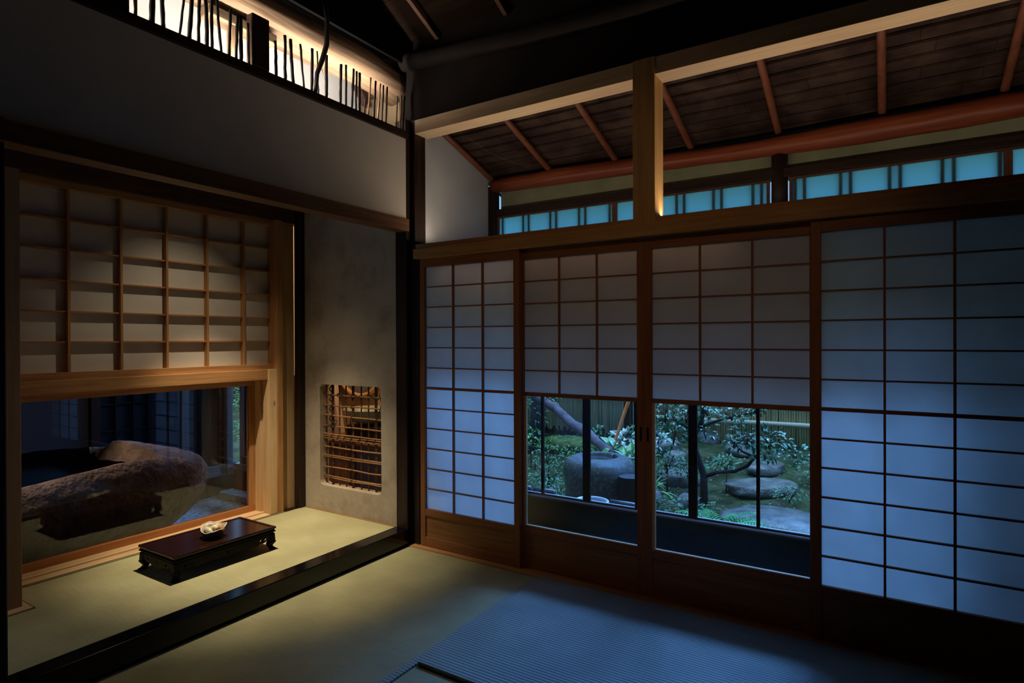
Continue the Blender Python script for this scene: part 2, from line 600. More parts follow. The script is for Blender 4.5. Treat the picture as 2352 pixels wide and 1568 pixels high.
# vanity
o = MB().hexa([(-1.66, .64, .3), (-1.33, .64, .3), (-1.33, .70, .3), (-1.66, .70, .3), (-1.66, .64, 1.6), (-1.60, .64, 1.6), (-1.60, .70, 1.6), (-1.66, .70, 1.6)]).build('slanted_panel', plain('pale_panel', (0.62, 0.5, 0.42), .7), bevel=.003)
tag(o, 'pale slanted panel at the left behind the bamboo lattice', 'panel')
va = empty('vanity_cabinet', (-0.95, 0.55, -0.05), 'low wooden washstand cabinet with dark shelf and panelled doors behind the lattice', 'cabinet')
ks = [MB().box(-1.36, -0.3, 0.36, 0.735, 0.46, 0.485).build('counter', wood('warm_counter', (0.16, 0.08, 0.04), (0.3, 0.16, 0.08), 'x', 0.4), bevel=0.003),
      MB().box(-1.06, -0.30, 0.42, 0.735, 0.486, 0.60).build('dark_shelf_box', plain('dark_box', (0.01, 0.008, 0.007), 0.5), bevel=0.004),
      MB().box(-1.36, -0.93, 0.40, 0.735, -0.05, 0.459).build('door', wood('door_brown', (0.12, 0.055, 0.025), (0.22, 0.11, 0.05), 'z', 0.5), bevel=0.003),
      MB().box(-0.92, -0.30, 0.40, 0.735, -0.05, 0.459).build('side_panel', bluegrey, bevel=0.003)]
adopt(va, ks)
bw = MB()
bw.lathe((-0.93, 0.56, 0.601), [(0.06, 0.0), (0.11, 0.015), (0.17, 0.06), (0.205, 0.115), (0.21, 0.118), (0.205, 0.123), (0.198, 0.118), (0.16, 0.068), (0.1, 0.026), (0.0, 0.018)], 40)
bo = bw.build('wash_basin', plain('glazed_green_ceramic', (0.35, 0.42, 0.36), 0.15), smooth=True)
tag(bo, 'wide pale green wash basin with white rim behind the bamboo lattice', 'basin')
tp = MB()
tp.tube([(-1.22, 0.62, 0.486), (-1.22, 0.62, 0.60), (-1.20, 0.60, 0.645), (-1.16, 0.585, 0.64), (-1.145, 0.58, 0.61)], 0.008, 8)
tp.lathe((-1.22, 0.62, 0.486), [(0.0, 0.0), (0.018, 0.0), (0.018, 0.01), (0.0, 0.012)], 14)
to_ = tp.build('water_tap', metal, smooth=True)
tag(to_, 'small metal tap beside the wash basin', 'tap')
lamp('POINT', 'washroom_lamp', (-0.75, 0.33, 2.1), 30, (1, 0.66, 0.36), shadow_soft_size=0.06)

# ------------------------------------------------------------------ pillars at the alcove
o = MB().box(-0.09, 0.0, -0.040, 0.0, 0.0, 2.6).box(-0.09, 0.034, 0.0, 0.10, 0.0, 2.6).box(0.034, 0.062, 0.0, 0.10, 0.0, 1.745).build('corner_pillar', dark['z'], bevel=0.003)
tag(o, 'tall black square pillar in the corner between alcove and shoji', 'pillar')
o = MB().box(-0.99, -0.936, -0.092, -0.044, 0.06, 2.2).build('wall_post', dark['z'], bevel=0.004)
tag(o, 'slim dark wood post in the back corner of the alcove beside the earthen wall', 'post')
o = MB().box(-0.1, 0.0, -2.12, -1.985, -0.03, 2.0).build('front_pillar', dark['z'], bevel=0.006)
tag(o, 'dark pillar at the left picture edge in front of the alcove', 'pillar')
lp = empty('casing_post', (-0.85, -1.9, 0.1), 'broad tan wooden post at the left end of the alcove window', 'post')
ks = [MB().box(-1.16, -0.69, -2.35, -1.722, 0.1, 2.0).build('post_body', wood('tan_post', (0.33, 0.17, 0.08), (0.42, 0.24, 0.12), 'z', 0.6), bevel=0.003),
      MB().box(-0.94, -0.642, -2.35, -1.70, 0.1005, 0.108).build('base_trim', pale['y'], bevel=0.001)]
adopt(lp, ks)

# ------------------------------------------------------------------ hanging wall over the alcove, lattice clerestory
o = MB().box(-0.07, -0.002, -2.9, -0.038, 1.985, 2.49).build('wall_left', white_plaster)
tag(o, 'white plaster wall hanging above the alcove', 'wall', kind='structure')
o = MB().box(-0.075, 0.02, -2.9, -0.034, 1.915, 1.988).build('trim_2', wood('lintel_brown', (0.11, 0.045, 0.018), (0.22, 0.10, 0.04), 'y', 0.5), bevel=0.003)
tag(o, 'brown wooden lintel under the white hanging wall', 'beam', kind='structure')
o = MB().box(-0.08, 0.012, -2.9, -0.038, 2.478, 2.522).build('trim_3', dark['y'], bevel=0.003)
tag(o, 'black rail between the white hanging wall and the lattice above', 'beam', kind='structure')
# log header
lg = MB()
pts, rs = [], []
for k in range(24):
    t = k / 23
    y = -2.4 + 2.48 * t
    pts.append((-0.145 + 0.012 * math.sin(t * 7), y, 2.878 + 0.012 * math.sin(t * 5 + 1) - (0.07 * max(0, (t - 0.85) / 0.15) ** 1.5)))
    rs.append(0.112 + 0.006 * math.sin(t * 9) - 0.02 * max(0, (t - 0.7) / 0.3))
lg.tube(pts, rs, 28, wob=0.05)
o = lg.build('log_beam', logm, smooth=True)
tag(o, 'rough natural log beam above the clerestory sticks, lit from below', 'beam')
o = MB().box(-0.16, -0.075, -1.235, -0.885, 2.715, 2.765).build('bracket_block', wood('bracket', (0.13, 0.08, 0.04), (0.24, 0.16, 0.09), 'y', 0.7), bevel=0.006)
tag(o, 'short pale timber bracket under the log beam at the top of the stub post', 'bracket')
o = MB().box(-0.045, 0.004, -1.075, -0.985, 2.527, 2.77).build('stub_post', dark['z'], bevel=0.005)
tag(o, 'short dark square post standing among the clerestory sticks', 'post')
o = MB().box(-0.12, -0.08, -1.125, -1.095, 2.44, 2.714).build('lattice_board', wood('lattice_board', (0.2, 0.1, 0.045), (0.3, 0.17, 0.08), 'z', 0.6), bevel=0.002)
tag(o, 'narrow brown board upright just left of the stub post', 'board')
o = MB().box(-0.09, 0.0, -2.9, -1.60, 2.522, 3.6).build('wall_upper_left', black_wall)
tag(o, 'dark upper wall left of the stick lattice', 'wall', kind='structure')
o = MB().box(-0.02, -0.0, -2.9, 0.0, 2.932, 4.25).box(-0.24, -0.02, -2.9, 0.0, 3.0, 3.1).build('wall_upper', plain('near_black', (0.0025, 0.002, 0.002), .9, spec=.1))  # near-black base colour so the loft lamp leaves no lit edge
tag(o, 'near-black wall above the log beam', 'wall', kind='structure')

stickm = plain('dark_stick', (0.014, 0.008, 0.005), 0.6)
stickp = wood('peeled_stick', (0.16, 0.08, 0.04), (0.3, 0.17, 0.09), 'z', 0.6)
# (y at foot, y at top, top z, radius, peeled)
sticks = [(-1.575, -1.575, 2.76, .007, 1), (-1.515, -1.505, 2.76, .012, 0), (-1.47, -1.475, 2.76, .009, 0), (-1.405, -1.375, 2.77, .005, 0),
          (-1.365, -1.345, 2.76, .009, 0), (-1.325, -1.317, 2.765, .007, 0), (-1.285, -1.292, 2.76, .008, 0), (-1.264, -1.264, 2.765, .007, 0),
          (-1.222, -1.243, 2.77, .006, 0), (-1.186, -1.176, 2.735, .007, 0), (-1.152, -1.142, 2.73, .007, 0), (-1.127, -1.127, 2.725, .009, 0),
          (-1.088, -1.09, 2.71, .006, 0), (-0.942, -0.947, 2.69, .007, 0), (-0.893, -0.892, 2.74, .008, 0), (-0.846, -0.862, 2.735, .0085, 0),
          (-0.782, -0.803, 2.735, .006, 0), (-0.735, -0.730, 2.742, .008, 0), (-0.692, -0.700, 2.742, .004, 0), (-0.641, -0.639, 2.745, .009, 0),
          (-0.548, -0.541, 2.735, .008, 0), (-0.508, -0.506, 2.745, .007, 0), (-0.468, -0.451, 2.745, .007, 0), (-0.438, -0.430, 2.74, .006, 0),
          (-0.412, -0.408, 2.74, .008, 0), (-0.375, -0.362, 2.62, .005, 0), (-0.347, -0.322, 2.745, .005, 1), (-0.302, -0.285, 2.74, .007, 0),
          (-0.27, -0.247, 2.738, .005, 1), (-0.238, -0.222, 2.738, .005, 0), (-0.205, -0.192, 2.74, .006, 0), (-0.118, -0.104, 2.715, .004, 0),
          (-0.086, -0.072, 2.73, .006, 1), (-0.062, -0.044, 2.735, .0065, 0)]
kind_w = {0: 'dark', 1: 'peeled pale brown'}
for i, (y0, y1, zt, r, pl) in enumerate(sticks):
    pts, rs = [], []
    for k in range(8):
        t = k / 7
        pts.append((-0.006 + random.uniform(-.001, .001), y0 + (y1 - y0) * t + random.uniform(-.0012, .0012), 2.515 + (zt + .002 - 2.515) * t))
        rs.append(r * random.uniform(.88, 1.12) * (1.0 - .1 * t))
    o = MB().tube(pts, rs, 9).build('lattice_stick', stickp if pl else stickm, smooth=True)
    if i < 13:
        where = 'left of the dark stub post'
        n = 12 - i
        ordn = ['nearest', 'second', 'third', 'fourth', 'fifth', 'sixth', 'seventh', 'eighth', 'ninth', 'tenth', 'eleventh', 'twelfth', 'farthest'][n]
        lab = '%s clerestory stick, %s to the left of the dark stub post' % (kind_w[pl], ordn)
    else:
        n = i - 13
        ordn = ['nearest', 'second', 'third', 'fourth', 'fifth', 'sixth', 'seventh', 'eighth', 'ninth', 'tenth', 'eleventh', 'twelfth', 'thirteenth', 'fourteenth', 'fifteenth', 'sixteenth', 'seventeenth', 'eighteenth', 'nineteenth', 'twentieth', 'farthest'][n]
        lab = '%s clerestory stick, %s to the right of the dark stub post' % (kind_w[pl], ordn)
    tag(o, lab, 'stick', 'upright sticks in the clerestory lattice')
o = MB().tube([(0.01, -0.725, 2.515), (0.012, -0.715, 2.62), (0.016, -0.685, 2.70), (0.035, -0.672, 2.78), (0.04, -0.672, 2.90), (0.03, -0.68, 3.0)], [.010, .011, .013, .013, .012, .011], 10).build('hanging_vine', vine, smooth=True)
tag(o, 'thick black curved vine hanging in front of the log beam', 'vine')
o = MB().tube([(-0.03, -0.66, 2.70), (-0.03, -0.64, 2.65), (-0.03, -0.615, 2.58), (-0.03, -0.60, 2.52)], 0.0022, 6).build('thin_twig', stickp, smooth=True)
tag(o, 'hair-thin curved twig crossing the clerestory right of the vine', 'twig')

# space behind the sticks
bright_plaster = mottled('bright_plaster', [(0.72, 0.70, 0.66), (0.80, 0.78, 0.74)], 2.5, 0.9, 0.05, 0.003)
o = MB().box(-0.50, -0.43, -3.2, 0.2, 2.45, 3.62).build('wall_behind_lattice', bright_plaster)
tag(o, 'brightly lit white wall behind the clerestory sticks', 'wall', kind='structure')
o = MB().box(-0.43, -0.09, 0.0, 0.06, 2.46, 3.6).build('wall_loft_end', wood('tan_board', (0.22, 0.15, 0.08), (0.32, 0.23, 0.13), 'z', 0.8))
tag(o, 'tan board wall at the right end behind the clerestory', 'wall', kind='structure')
o = MB().box(-0.42, -0.10, -0.03, -0.002, 2.80, 2.87).hexa([(-0.34, -0.075, 2.74), (-0.30, -0.075, 2.74), (-0.30, -0.03, 2.74), (-0.34, -0.03, 2.74), (-0.44, -0.075, 2.9), (-0.36, -0.075, 2.9), (-0.36, -0.03, 2.9), (-0.44, -0.03, 2.9)]).build('diagonal_brace', brown['x'], bevel=0.003)
tag(o, 'dark brown timber brace behind the sticks at the right end', 'brace')
o = MB().box(-1.05, 0.0, -3.2, 0.1, 3.62, 3.7).build('ceiling_loft', bright_plaster)
tag(o, 'loft ceiling behind the clerestory', 'ceiling', kind='structure')
o = MB().box(-1.05, 0.0, -3.25, -3.2, 2.3, 3.7).build('wall_loft_left', bright_plaster)
tag(o, 'loft wall at the left end', 'wall', kind='structure')
# alcove ceiling
o = MB().box(-1.2, -0.06, -2.9, -0.03, 2.40, 2.44).build('ceiling_alcove', brown['y'])
tag(o, 'dark wooden ceiling of the alcove', 'ceiling', kind='structure')
lamp('AREA', 'loft_lamp', (-0.05, -0.92, 2.528), 15, (1, 0.94, 0.86), rot=(R(180), 0, 0), shape='RECTANGLE', size=0.022, size_y=1.35)
lf = empty('strip_light', (-0.05, -0.92, 2.522), 'slim strip light lying on the rail behind the clerestory sticks', 'light')
adopt(lf, [MB().box(-0.063, -0.037, -1.60, -0.24, 2.5225, 2.5265).build('housing', metal, bevel=0.002)])

# ------------------------------------------------------------------ alcove window wall (low window and sliding shoji)
sl = empty('window_1', (-1.05, -0.9, 0.1), 'wide low picture window in a cedar frame looking on the great stone', 'window', kind='structure')
ks = []
sill = MB().box(-1.14, -1.050, -1.9, -0.235, 0.06, 0.1065).box(-1.050, -1.024, -1.9, -0.235, 0.06, 0.0985).box(-1.024, -0.965, -1.9, -0.235, 0.06, 0.106)
ks.append(sill.build('sill', pale['y'], bevel=0.001))
ks.append(MB().box(-1.16, -1.13, -1.9, -0.300, 0.100, 0.1475).build('bottom_rail', wood('rail_orange', (0.33, 0.12, 0.035), (0.45, 0.19, 0.06), 'y', 0.4), bevel=0.002))
ks.append(MB().box(-1.16, -1.13, -1.9, -0.300, 0.952, 0.995).build('top_rail', cedar['y'], bevel=0.002))
ks.append(MB().box(-1.16, -1.13, -0.344, -0.300, 0.1475, 0.952).build('stile', cedar['z'], bevel=0.002))
ks.append(MB().box(-1.152, -1.147, -1.9, -0.344, 0.1475, 0.952).build('glass_pane', clear_dark))
ks.append(MB().box(-1.16, -0.985, -1.9, -0.300, 0.995, 1.062).build('header', cedar['y'], bevel=0.002))
ks.append(MB().box(-1.20, -1.075, -0.30, -0.235, 0.1, 1.062).box(-1.075, -1.035, -0.285, -0.235, 0.1, 1.062).box(-1.035, -0.965, -0.305, -0.25, 0.1, 1.062).build('jamb', pale['z'], bevel=0.0015))
adopt(sl, ks)

cas = MB().box(-1.2, -0.985, -0.205, -0.186, 0.1, 2.06).box(-1.2, -0.998, -0.186, -0.088, 0.1, 2.06)
o = cas.build('trim_4', wood('casing_tan', (0.36, 0.22, 0.10), (0.50, 0.33, 0.16), 'z', 0.5), bevel=0.002)
tag(o, 'pale upright wooden casing boards right of the low window', 'casing', kind='structure')
o = MB().box(-1.2, -0.96, -0.25, -0.205, 0.1, 2.06).build('trim_5', cedar['z'], bevel=0.003)
tag(o, 'narrow cedar post right of the sliding shoji in the alcove', 'post', kind='structure')
o = MB().box(-1.2, -0.99, -1.9, -0.03, 2.06, 2.41).build('wall_alcove_back', brown['y'])
tag(o, 'dark board wall above the alcove shoji', 'wall', kind='structure')
o = MB().box(-1.2, -1.16, -0.5, -0.03, 0.995, 2.41).box(-1.2, -1.165, -0.30, 0.06, -0.35, 1.0).build('wall_behind_casing', brown['z'])
tag(o, 'board wall behind the alcove casing', 'wall', kind='structure')

sh = empty('window_2', (-1.03, -0.93, 1.06), 'sliding shoji screen with deep wooden grid above the low alcove window', 'shoji', kind='structure')
ks = []
ks.append(MB().box(-1.062, -1.060, -1.88, -0.215, 1.09, 2.04).build('paper', paper('alcove_paper', (0.74, 0.66, 0.54), 0.10)))
fr = MB().box(-1.06, -1.012, -1.88, -0.205, 1.062, 1.098).box(-1.06, -1.012, -1.88, -0.205, 2.023, 2.06)
ks.append(fr.build('rail', cedar['y'], bevel=0.0015))
ks.append(MB().box(-1.06, -1.012, -0.242, -0.208, 1.098, 2.023).build('stile', cedar['z'], bevel=0.0015))
g = MB()
for y in (-1.655, -1.413, -1.168, -0.927, -0.686, -0.444):
    g.box(-1.0595, -1.026, y - .006, y + .006, 1.097, 2.024)
ks.append(g.build('upright_bars', cedar['z']))
g = MB()
for z in (1.250, 1.405, 1.560, 1.715, 1.869):
    g.box(-1.0595, -1.034, -1.88, -0.24, z - .004, z + .004)
ks.append(g.build('cross_bars', cedar['y']))
kn = MB().lathe((0, 0, 0), [(0, 0), (0.013, 0), (0.014, 0.006), (0.010, 0.012), (0, 0.013)], 16)
km = kn.mesh('knob')
km.transform(Matrix.Translation((-1.012, -0.232, 1.327)) @ Matrix.Rotation(R(90), 4, 'Y'))
km.materials.append(black_iron)
ko = bpy.data.objects.new('knob', km)
COL.objects.link(ko)
adopt(sh, ks)
ko.parent = ks[2]

# alcove downlight (hidden above the lintel)
dl = empty('downlight', (-0.545, -0.85, 2.40), 'small ceiling downlight inside the alcove', 'light')
adopt(dl, [MB().lathe((-0.545, -0.85, 2.372), [(0.03, 0.028), (0.045, 0.028), (0.047, 0.0), (0.038, 0.0), (0.034, 0.02)], 24).build('trim_ring', black_iron, smooth=True)])
lamp('SPOT', 'alcove_spot', (-0.545, -0.85, 2.365), 250, (1.0, 0.85, 0.63), to=(-0.53, -0.60, 0.1), spot_size=R(55), spot_blend=1.0, shadow_soft_size=0.012)
lamp('SPOT', 'alcove_spot_spill', (-0.545, -0.85, 2.365), 27, (1.0, 0.85, 0.63), to=(-0.60, -0.9, 0.1), spot_size=R(92), spot_blend=1.0, shadow_soft_size=0.012)

# ------------------------------------------------------------------ low table and bowl
TX0, TX1, TY0, TY1, TZ = -0.722, -0.388, -1.238, -0.678, 0.1
tb = empty('low_table', ((TX0 + TX1) / 2, (TY0 + TY1) / 2, TZ), 'low dark rosewood display table with carved aprons and curved legs on the alcove mat', 'table')
ks = []
ks.append(MB().box(TX0 + .016, TX1 - .016, TY0 + .016, TY1 - .016, 0.205, 0.2225).build('tabletop', tabletop_m))
rim = MB()
for (a, b, c, d) in ((TX0, TX1, TY0, TY0 + .017), (TX0, TX1, TY1 - .017, TY1), (TX0, TX0 + .017, TY0 + .017, TY1 - .017), (TX1 - .017, TX1, TY0 + .017, TY1 - .017)):
    rim.box(a, b, c, d, 0.214, 0.2265)
ks.append(rim.build('raised_rim', tabletop_m, bevel=0.003))
md = MB()
md.box(TX0 + .006, TX1 - .006, TY0 + .006, TY1 - .006, 0.2045, 0.2139)
ks.append(md.build('molding', table_m, bevel=0.002))
ks.append(MB().box(TX0 + .001, TX1 - .001, TY0 + .001, TY1 - .001, 0.196, 0.2045).build('molding', table_m, bevel=0.004))
ks.append(MB().box(TX0 + .009, TX1 - .009, TY0 + .009, TY1 - .009, 0.188, 0.196).build('molding', table_m, bevel=0.003))


def apron(length):
    L = length / 2
    pts = [(-L, 0.188), (-L, 0.150), (-L + .03, 0.148)]
    low = [(.033, .158), (.05, .160), (.062, .152), (.078, .150), (.09, .155), (.10, .147), (.118, .143)]
    f = (L - .002) / .16 if L < .2 else 1.0
    if L < .2:
        seq = [(-L + a * (L / .155), b) for a, b in low]
        pts += seq + [(0, 0.139)] + [(-a, b) for a, b in reversed(seq)]
    else:
        seq = [(-L + a, b) for a, b in low]
        pts += seq + [(-L + .14, .150), (0, .147), (L - .14, .150)] + [(-a, b) for a, b in reversed(seq)]
    pts += [(L - .03, 0.148), (L, 0.150), (L, 0.188)]
    holes = []

    def dia(cx, cz, w, h):
        return [(cx - w, cz), (cx - w * .3, cz + h * .5), (cx, cz + h), (cx + w * .3, cz + h * .5), (cx + w, cz), (cx, cz - h)]
    hs = [0.0, -L * .52, L * .52] if L < .2 else [-L + .055, -L + .085, L - .055, L - .085, 0.0]
    for h in hs:
        holes.append(dia(h, 0.169 if L < .2 else .167, .010, .0065))
    return [pts] + holes


MXP = Matrix(((0, 0, 1, 0), (1, 0, 0, 0), (0, 1, 0, 0), (0, 0, 0, 1)))  # outline x->Y, y->Z
cx, cy = (TX0 + TX1) / 2, (TY0 + TY1) / 2
for xx in (TX0 + .012, TX1 - .012):
    ks.append(outline('apron', apron(TY1 - TY0 - .01), 0.011, table_m, Matrix.Translation((xx, cy, 0)) @ MXP))
for yy in (TY0 + .012, TY1 - .012):
    ks.append(outline('apron', apron(TX1 - TX0 - .01), 0.011, table_m, Matrix.Translation((cx, yy, 0)) @ MY))
for sx in (-1, 1):
    for sy in (-1, 1):
        px_, py_ = (TX0 + .019 if sx < 0 else TX1 - .019), (TY0 + .019 if sy < 0 else TY1 - .019)
        m = MB()
        prof = [(0.188, 0.0, .014), (0.150, 0.0, .016), (0.143, 0.0, .019), (0.132, -.004, .016), (0.122, -.007, .012), (0.112, .0, .012), (0.104, .006, .016), (0.1, .007, .014)]
        b0 = len(m.v)
        for z, off, hw in prof:
            ox, oy = px_ + sx * off, py_ + sy * off
            m.v += [(ox - hw, oy - hw, z), (ox + hw, oy - hw, z), (ox + hw, oy + hw, z), (ox - hw, oy + hw, z)]
        for i in range(len(prof) - 1):
            for k in range(4):
                k2 = (k + 1) % 4
                m.f.append((b0 + i * 4 + k, b0 + i * 4 + k2, b0 + i * 4 + 4 + k2, b0 + i * 4 + 4 + k))
        m.f.append((b0, b0 + 1, b0 + 2, b0 + 3))
        e = b0 + 4 * (len(prof) - 1)
        m.f.append((e, e + 1, e + 2, e + 3))
        ks.append(m.build('leg', table_m, bevel=0.0025))
adopt(tb, ks)

# crumpled bowl
BX, BY, BZ = -0.515, -0.968, 0.2228


def bowl(name, c, rim, zbase, thick, mat, scale=1.0):
    n = 72
    m = MB()
    rings = [(0.30, 0.0), (0.36, 0.002), (0.55, 0.16), (0.78, 0.5), (0.93, 0.8), (1.0, 1.0)]
    prof = []
    outer = []

    def rr(a):
        # piecewise angular radius and height of the folded rim
        N = len(rim)
        x = (a / (2 * math.pi) * N) % N
        i = int(x)
        f = x - i
        f = f * f * (3 - 2 * f) * .35 + f * .65
        p, q = rim[i], rim[(i + 1) % N]
        return p[0] + (q[0] - p[0]) * f, p[1] + (q[1] - p[1]) * f
    for s, h in rings:
        for k in range(n):
            a = 2 * math.pi * k / n
            r, z = rr(a)
            rb = 0.045 + (r - 0.045) * h
            m.v.append((c[0] + math.cos(a) * rb * (s if h < .1 else 1) * (1 if h >= .1 else 0.9), c[1] + math.sin(a) * rb * (s if h < .1 else 1) * (1 if h >= .1 else .9), c[2] + z * h))
    ri = [(1.0, 1.0), (0.8, .78), (0.55, .45), (0.25, .16), (0.02, .14)]
    for s, h in ri:
        for k in range(n):
            a = 2 * math.pi * k / n
            r, z = rr(a)
            m.v.append((c[0] + math.cos(a) * (r * s - thick * (1 if s > .3 else 0)), c[1] + math.sin(a) * (r * s - thick * (1 if s > .3 else 0)), c[2] + max(z * h, .006)))
    L = len(rings) + len(ri)
    for i in range(L - 1):
        for k in range(n):
            k2 = (k + 1) % n
            m.f.append((i * n + k, i * n + k2, (i + 1) * n + k2, (i + 1) * n + k))
    m.f.append(tuple(range(n))[::-1])
    m.f.append(tuple((L - 1) * n + k for k in range(n)))
    o = m.build(name, mat, smooth=True)
    return o, len(rings) * n


rimp = [(.060, .050), (.052, .044), (.068, .066), (.060, .058), (.050, .060), (.062, .068), (.068, .062), (.058, .046), (.054, .040), (.058, .037), (.064, .045)]
bwl = empty('folded_bowl', (BX, BY, BZ), 'dark folded bowl with a wavy pale rim standing on the low table', 'bowl')
bout = plain('bowl_outside', (0.012, 0.009, 0.008), 0.45)
bin_ = mottled('bowl_inside', [(0.26, 0.20, 0.12), (0.46, 0.38, 0.26)], 30, 0.35, 0.1, 0.001)
bo, _ = bowl('bowl_body', (BX, BY, BZ), rimp, 0, .003, bout)
bo.data.materials.append(bin_)
nq = 72
for i, p in enumerate(bo.data.polygons):
    if p.index >= nq * 5 and p.index < nq * 10:
        p.material_index = 1
    if p.index == nq * 10 + 1:
        p.material_index = 1
rm = MB()
ptsr = []
for k in range(66):
    a = 2 * math.pi * k / 66
    N = len(rimp)
    x = (a / (2 * math.pi) * N) % N
    i = int(x)
    f = x - i
    f = f * f * (3 - 2 * f) * .35 + f * .65
    p, q = rimp[i], rimp[(i + 1) % N]
    r_ = p[0] + (q[0] - p[0]) * f - .0015
    ptsr.append((BX + math.cos(a) * r_, BY + math.sin(a) * r_, BZ + p[1] + (q[1] - p[1]) * f))
rm.tube(ptsr, 0.0024, 6, closed=True)
ro = rm.build('pale_rim', plain('cream_rim', (0.72, 0.62, 0.46), 0.3), smooth=True)
adopt(bwl, [bo, ro])
crm = plain('cream_glaze', (0.60, 0.54, 0.36), 0.25)
pt_ = MB()
pt_.tube([(BX - .035, BY - .02, BZ + .034), (BX - .015, BY - .024, BZ + .046), (BX + .015, BY - .028, BZ + .046), (BX + .042, BY - .03, BZ + .036)], [.010, .015, .015, .008], 14)
pt_.tube([(BX - .035, BY + .0, BZ + .034), (BX - .012, BY + .018, BZ + .044), (BX + .012, BY + .03, BZ + .036)], [.012, .017, .010], 12)
o = pt_.build('cream_petals', crm, smooth=True)
tag(o, 'smooth cream coloured curled piece lying in the folded bowl', 'ornament')
o = MB().tube([(BX + .004, BY + .018, BZ + .035), (BX + .02, BY + .03, BZ + .050), (BX + .034, BY + .034, BZ + .045), (BX + .046, BY + .02, BZ + .034)], [.008, .013, .012, .007], 10, wob=.5).build('brown_bud', mottled('bud_brown', [(0.28, 0.12, 0.04), (0.6, 0.36, 0.16)], 40, .5), smooth=True)
tag(o, 'small rough brown piece beside the cream one in the folded bowl', 'ornament')

# ------------------------------------------------------------------ stone room behind the low window
gravel = mottled('gravel', [(0.26, 0.25, 0.22), (0.48, 0.46, 0.42), (0.66, 0.64, 0.58)], 26, 0.95, 0.9, 0.02)
o = MB().box(-6.5, -1.165, -5.5, 0.86, -0.40, -0.30).build('floor_stone_room', gravel)
tag(o, 'pale gravel floor around the great stone', 'floor', kind='structure')
for i, (y0, y1) in enumerate(((-0.62, -0.02), (-1.25, -0.63))):
    o = MB().box(-3.0 + .02 * i, -1.2, y0, y1, -0.30, -0.288).build('paving_slab', mottled('slab_%d' % i, [(0.26, 0.29, 0.33), (0.36, 0.39, 0.43)], 5, .6, .3, .004), bevel=0.004)
    tag(o, ('smooth grey paving slab by the gravel, under the nose of the great stone', 'smooth grey paving slab beneath the great stone, nearer the window sill')[i], 'paving slab')
kb = MB()
kb.box(-3.12, -1.2, 0.64, 0.80, -0.30, -0.235)
o = kb.build('kerb_stone', mottled('kerb', [(0.25, 0.25, 0.24), (0.55, 0.54, 0.5)], 18, .95, .9, .015), bevel=0.02)
tag(o, 'rough pale stone kerb along the wall under the garden window', 'kerb')

rock = mottled('rough_stone', [(0.060, 0.042, 0.034), (0.12, 0.088, 0.070), (0.21, 0.16, 0.13)], 3.0, 0.85, 1.0, 0.03, spec=0.4)
# great hollowed stone: lengthwise stations, each a closed section (outer hull, rim, inner bowl)
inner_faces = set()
st = MB()
NS, NT = 120, 176
y_nose, y_tail = -0.14, -4.6
for i in range(NS):
    t = i / (NS - 1)
    q = 1 - (1 - t) ** 1.8 if t < 1 else 1
    s = 1 - (1 - t) ** 1.0
    # y from nose to tail, denser at nose
    y = y_nose + (y_tail - y_nose) * (t ** 1.8)
    d = y_nose - y
    e = min(1.0, d / 1.15)
    nose = math.sqrt(max(0.0, 1 - (1 - e) ** 2.3))
    dt = y - y_tail
    et = min(1.0, max(dt, 0) / 0.8)
    tail = math.sqrt(max(0, 1 - (1 - et) ** 2.2))
    w = 0.55 * nose * tail + 0.0005
    hz = 0.385 * nose * tail + 0.0005
    cz = 0.195 - 0.03 * min(1, d / 2.0)
    if d < 1.15:
        cz += 0.07 * (1 - nose)
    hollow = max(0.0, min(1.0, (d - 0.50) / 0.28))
    for k in range(NT):
        a = 2 * math.pi * k / NT - math.pi / 2
        ca, sa = math.cos(a), math.sin(a)
        x = w * (abs(ca) ** 0.75) * (1 if ca > 0 else -1)
        z = hz * (abs(sa) ** (0.55 if sa > 0 else .9)) * (1 if sa > 0 else -1)
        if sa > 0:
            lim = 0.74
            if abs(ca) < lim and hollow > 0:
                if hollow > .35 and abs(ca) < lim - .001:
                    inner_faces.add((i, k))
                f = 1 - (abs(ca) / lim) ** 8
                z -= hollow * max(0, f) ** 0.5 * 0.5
        if ca > 0 and sa > 0:
            z -= .06 * max(0, min(1, (d - .8) / .6))
        p = Vector((-2.06 + x, y, cz + z))
        nn = noise.fractal(p * 2.6, 0.9, 2.0, 4) * 0.022 + noise.fractal(p * 10, 0.8, 2.1, 3) * 0.007
        dirv = Vector((ca, 0.0, sa))
        if d < .6:
            dirv.y = (1 - d / .6) * .8
        p += dirv.normalized() * nn * (1 if nose > .1 else nose * 10)
        st.v.append(tuple(p))
for i in range(NS - 1):
    for k in range(NT):
        k2 = (k + 1) % NT
        st.f.append((i * NT + k, i * NT + k2, (i + 1) * NT + k2, (i + 1) * NT + k))
st.f.append(tuple(range(NT)))
st.f.append(tuple((NS - 1) * NT + k for k in range(NT)))
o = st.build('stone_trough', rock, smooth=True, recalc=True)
o.data.materials.append(plain('hollow_shade_black', (0.002, 0.002, 0.002), .9, spec=.0))  # shade inside the hollow, painted as a black material
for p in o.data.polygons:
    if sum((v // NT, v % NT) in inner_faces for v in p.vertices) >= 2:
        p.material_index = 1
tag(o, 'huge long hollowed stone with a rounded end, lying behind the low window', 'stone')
blk = mottled('block', [(0.1, 0.1, 0.1), (0.2, 0.2, 0.2)], 8)
tag(MB().box(-2.36, -1.76, -1.5, -1.2, -0.288, -0.205).build('support_block', blk, bevel=0.02), 'dark stone block carrying the great stone near its rounded end', 'block')
tag(MB().box(-2.36, -1.76, -3.5, -3.2, -0.30, -0.205).build('support_block', blk, bevel=0.02), 'dark stone block carrying the far end of the great stone', 'block')

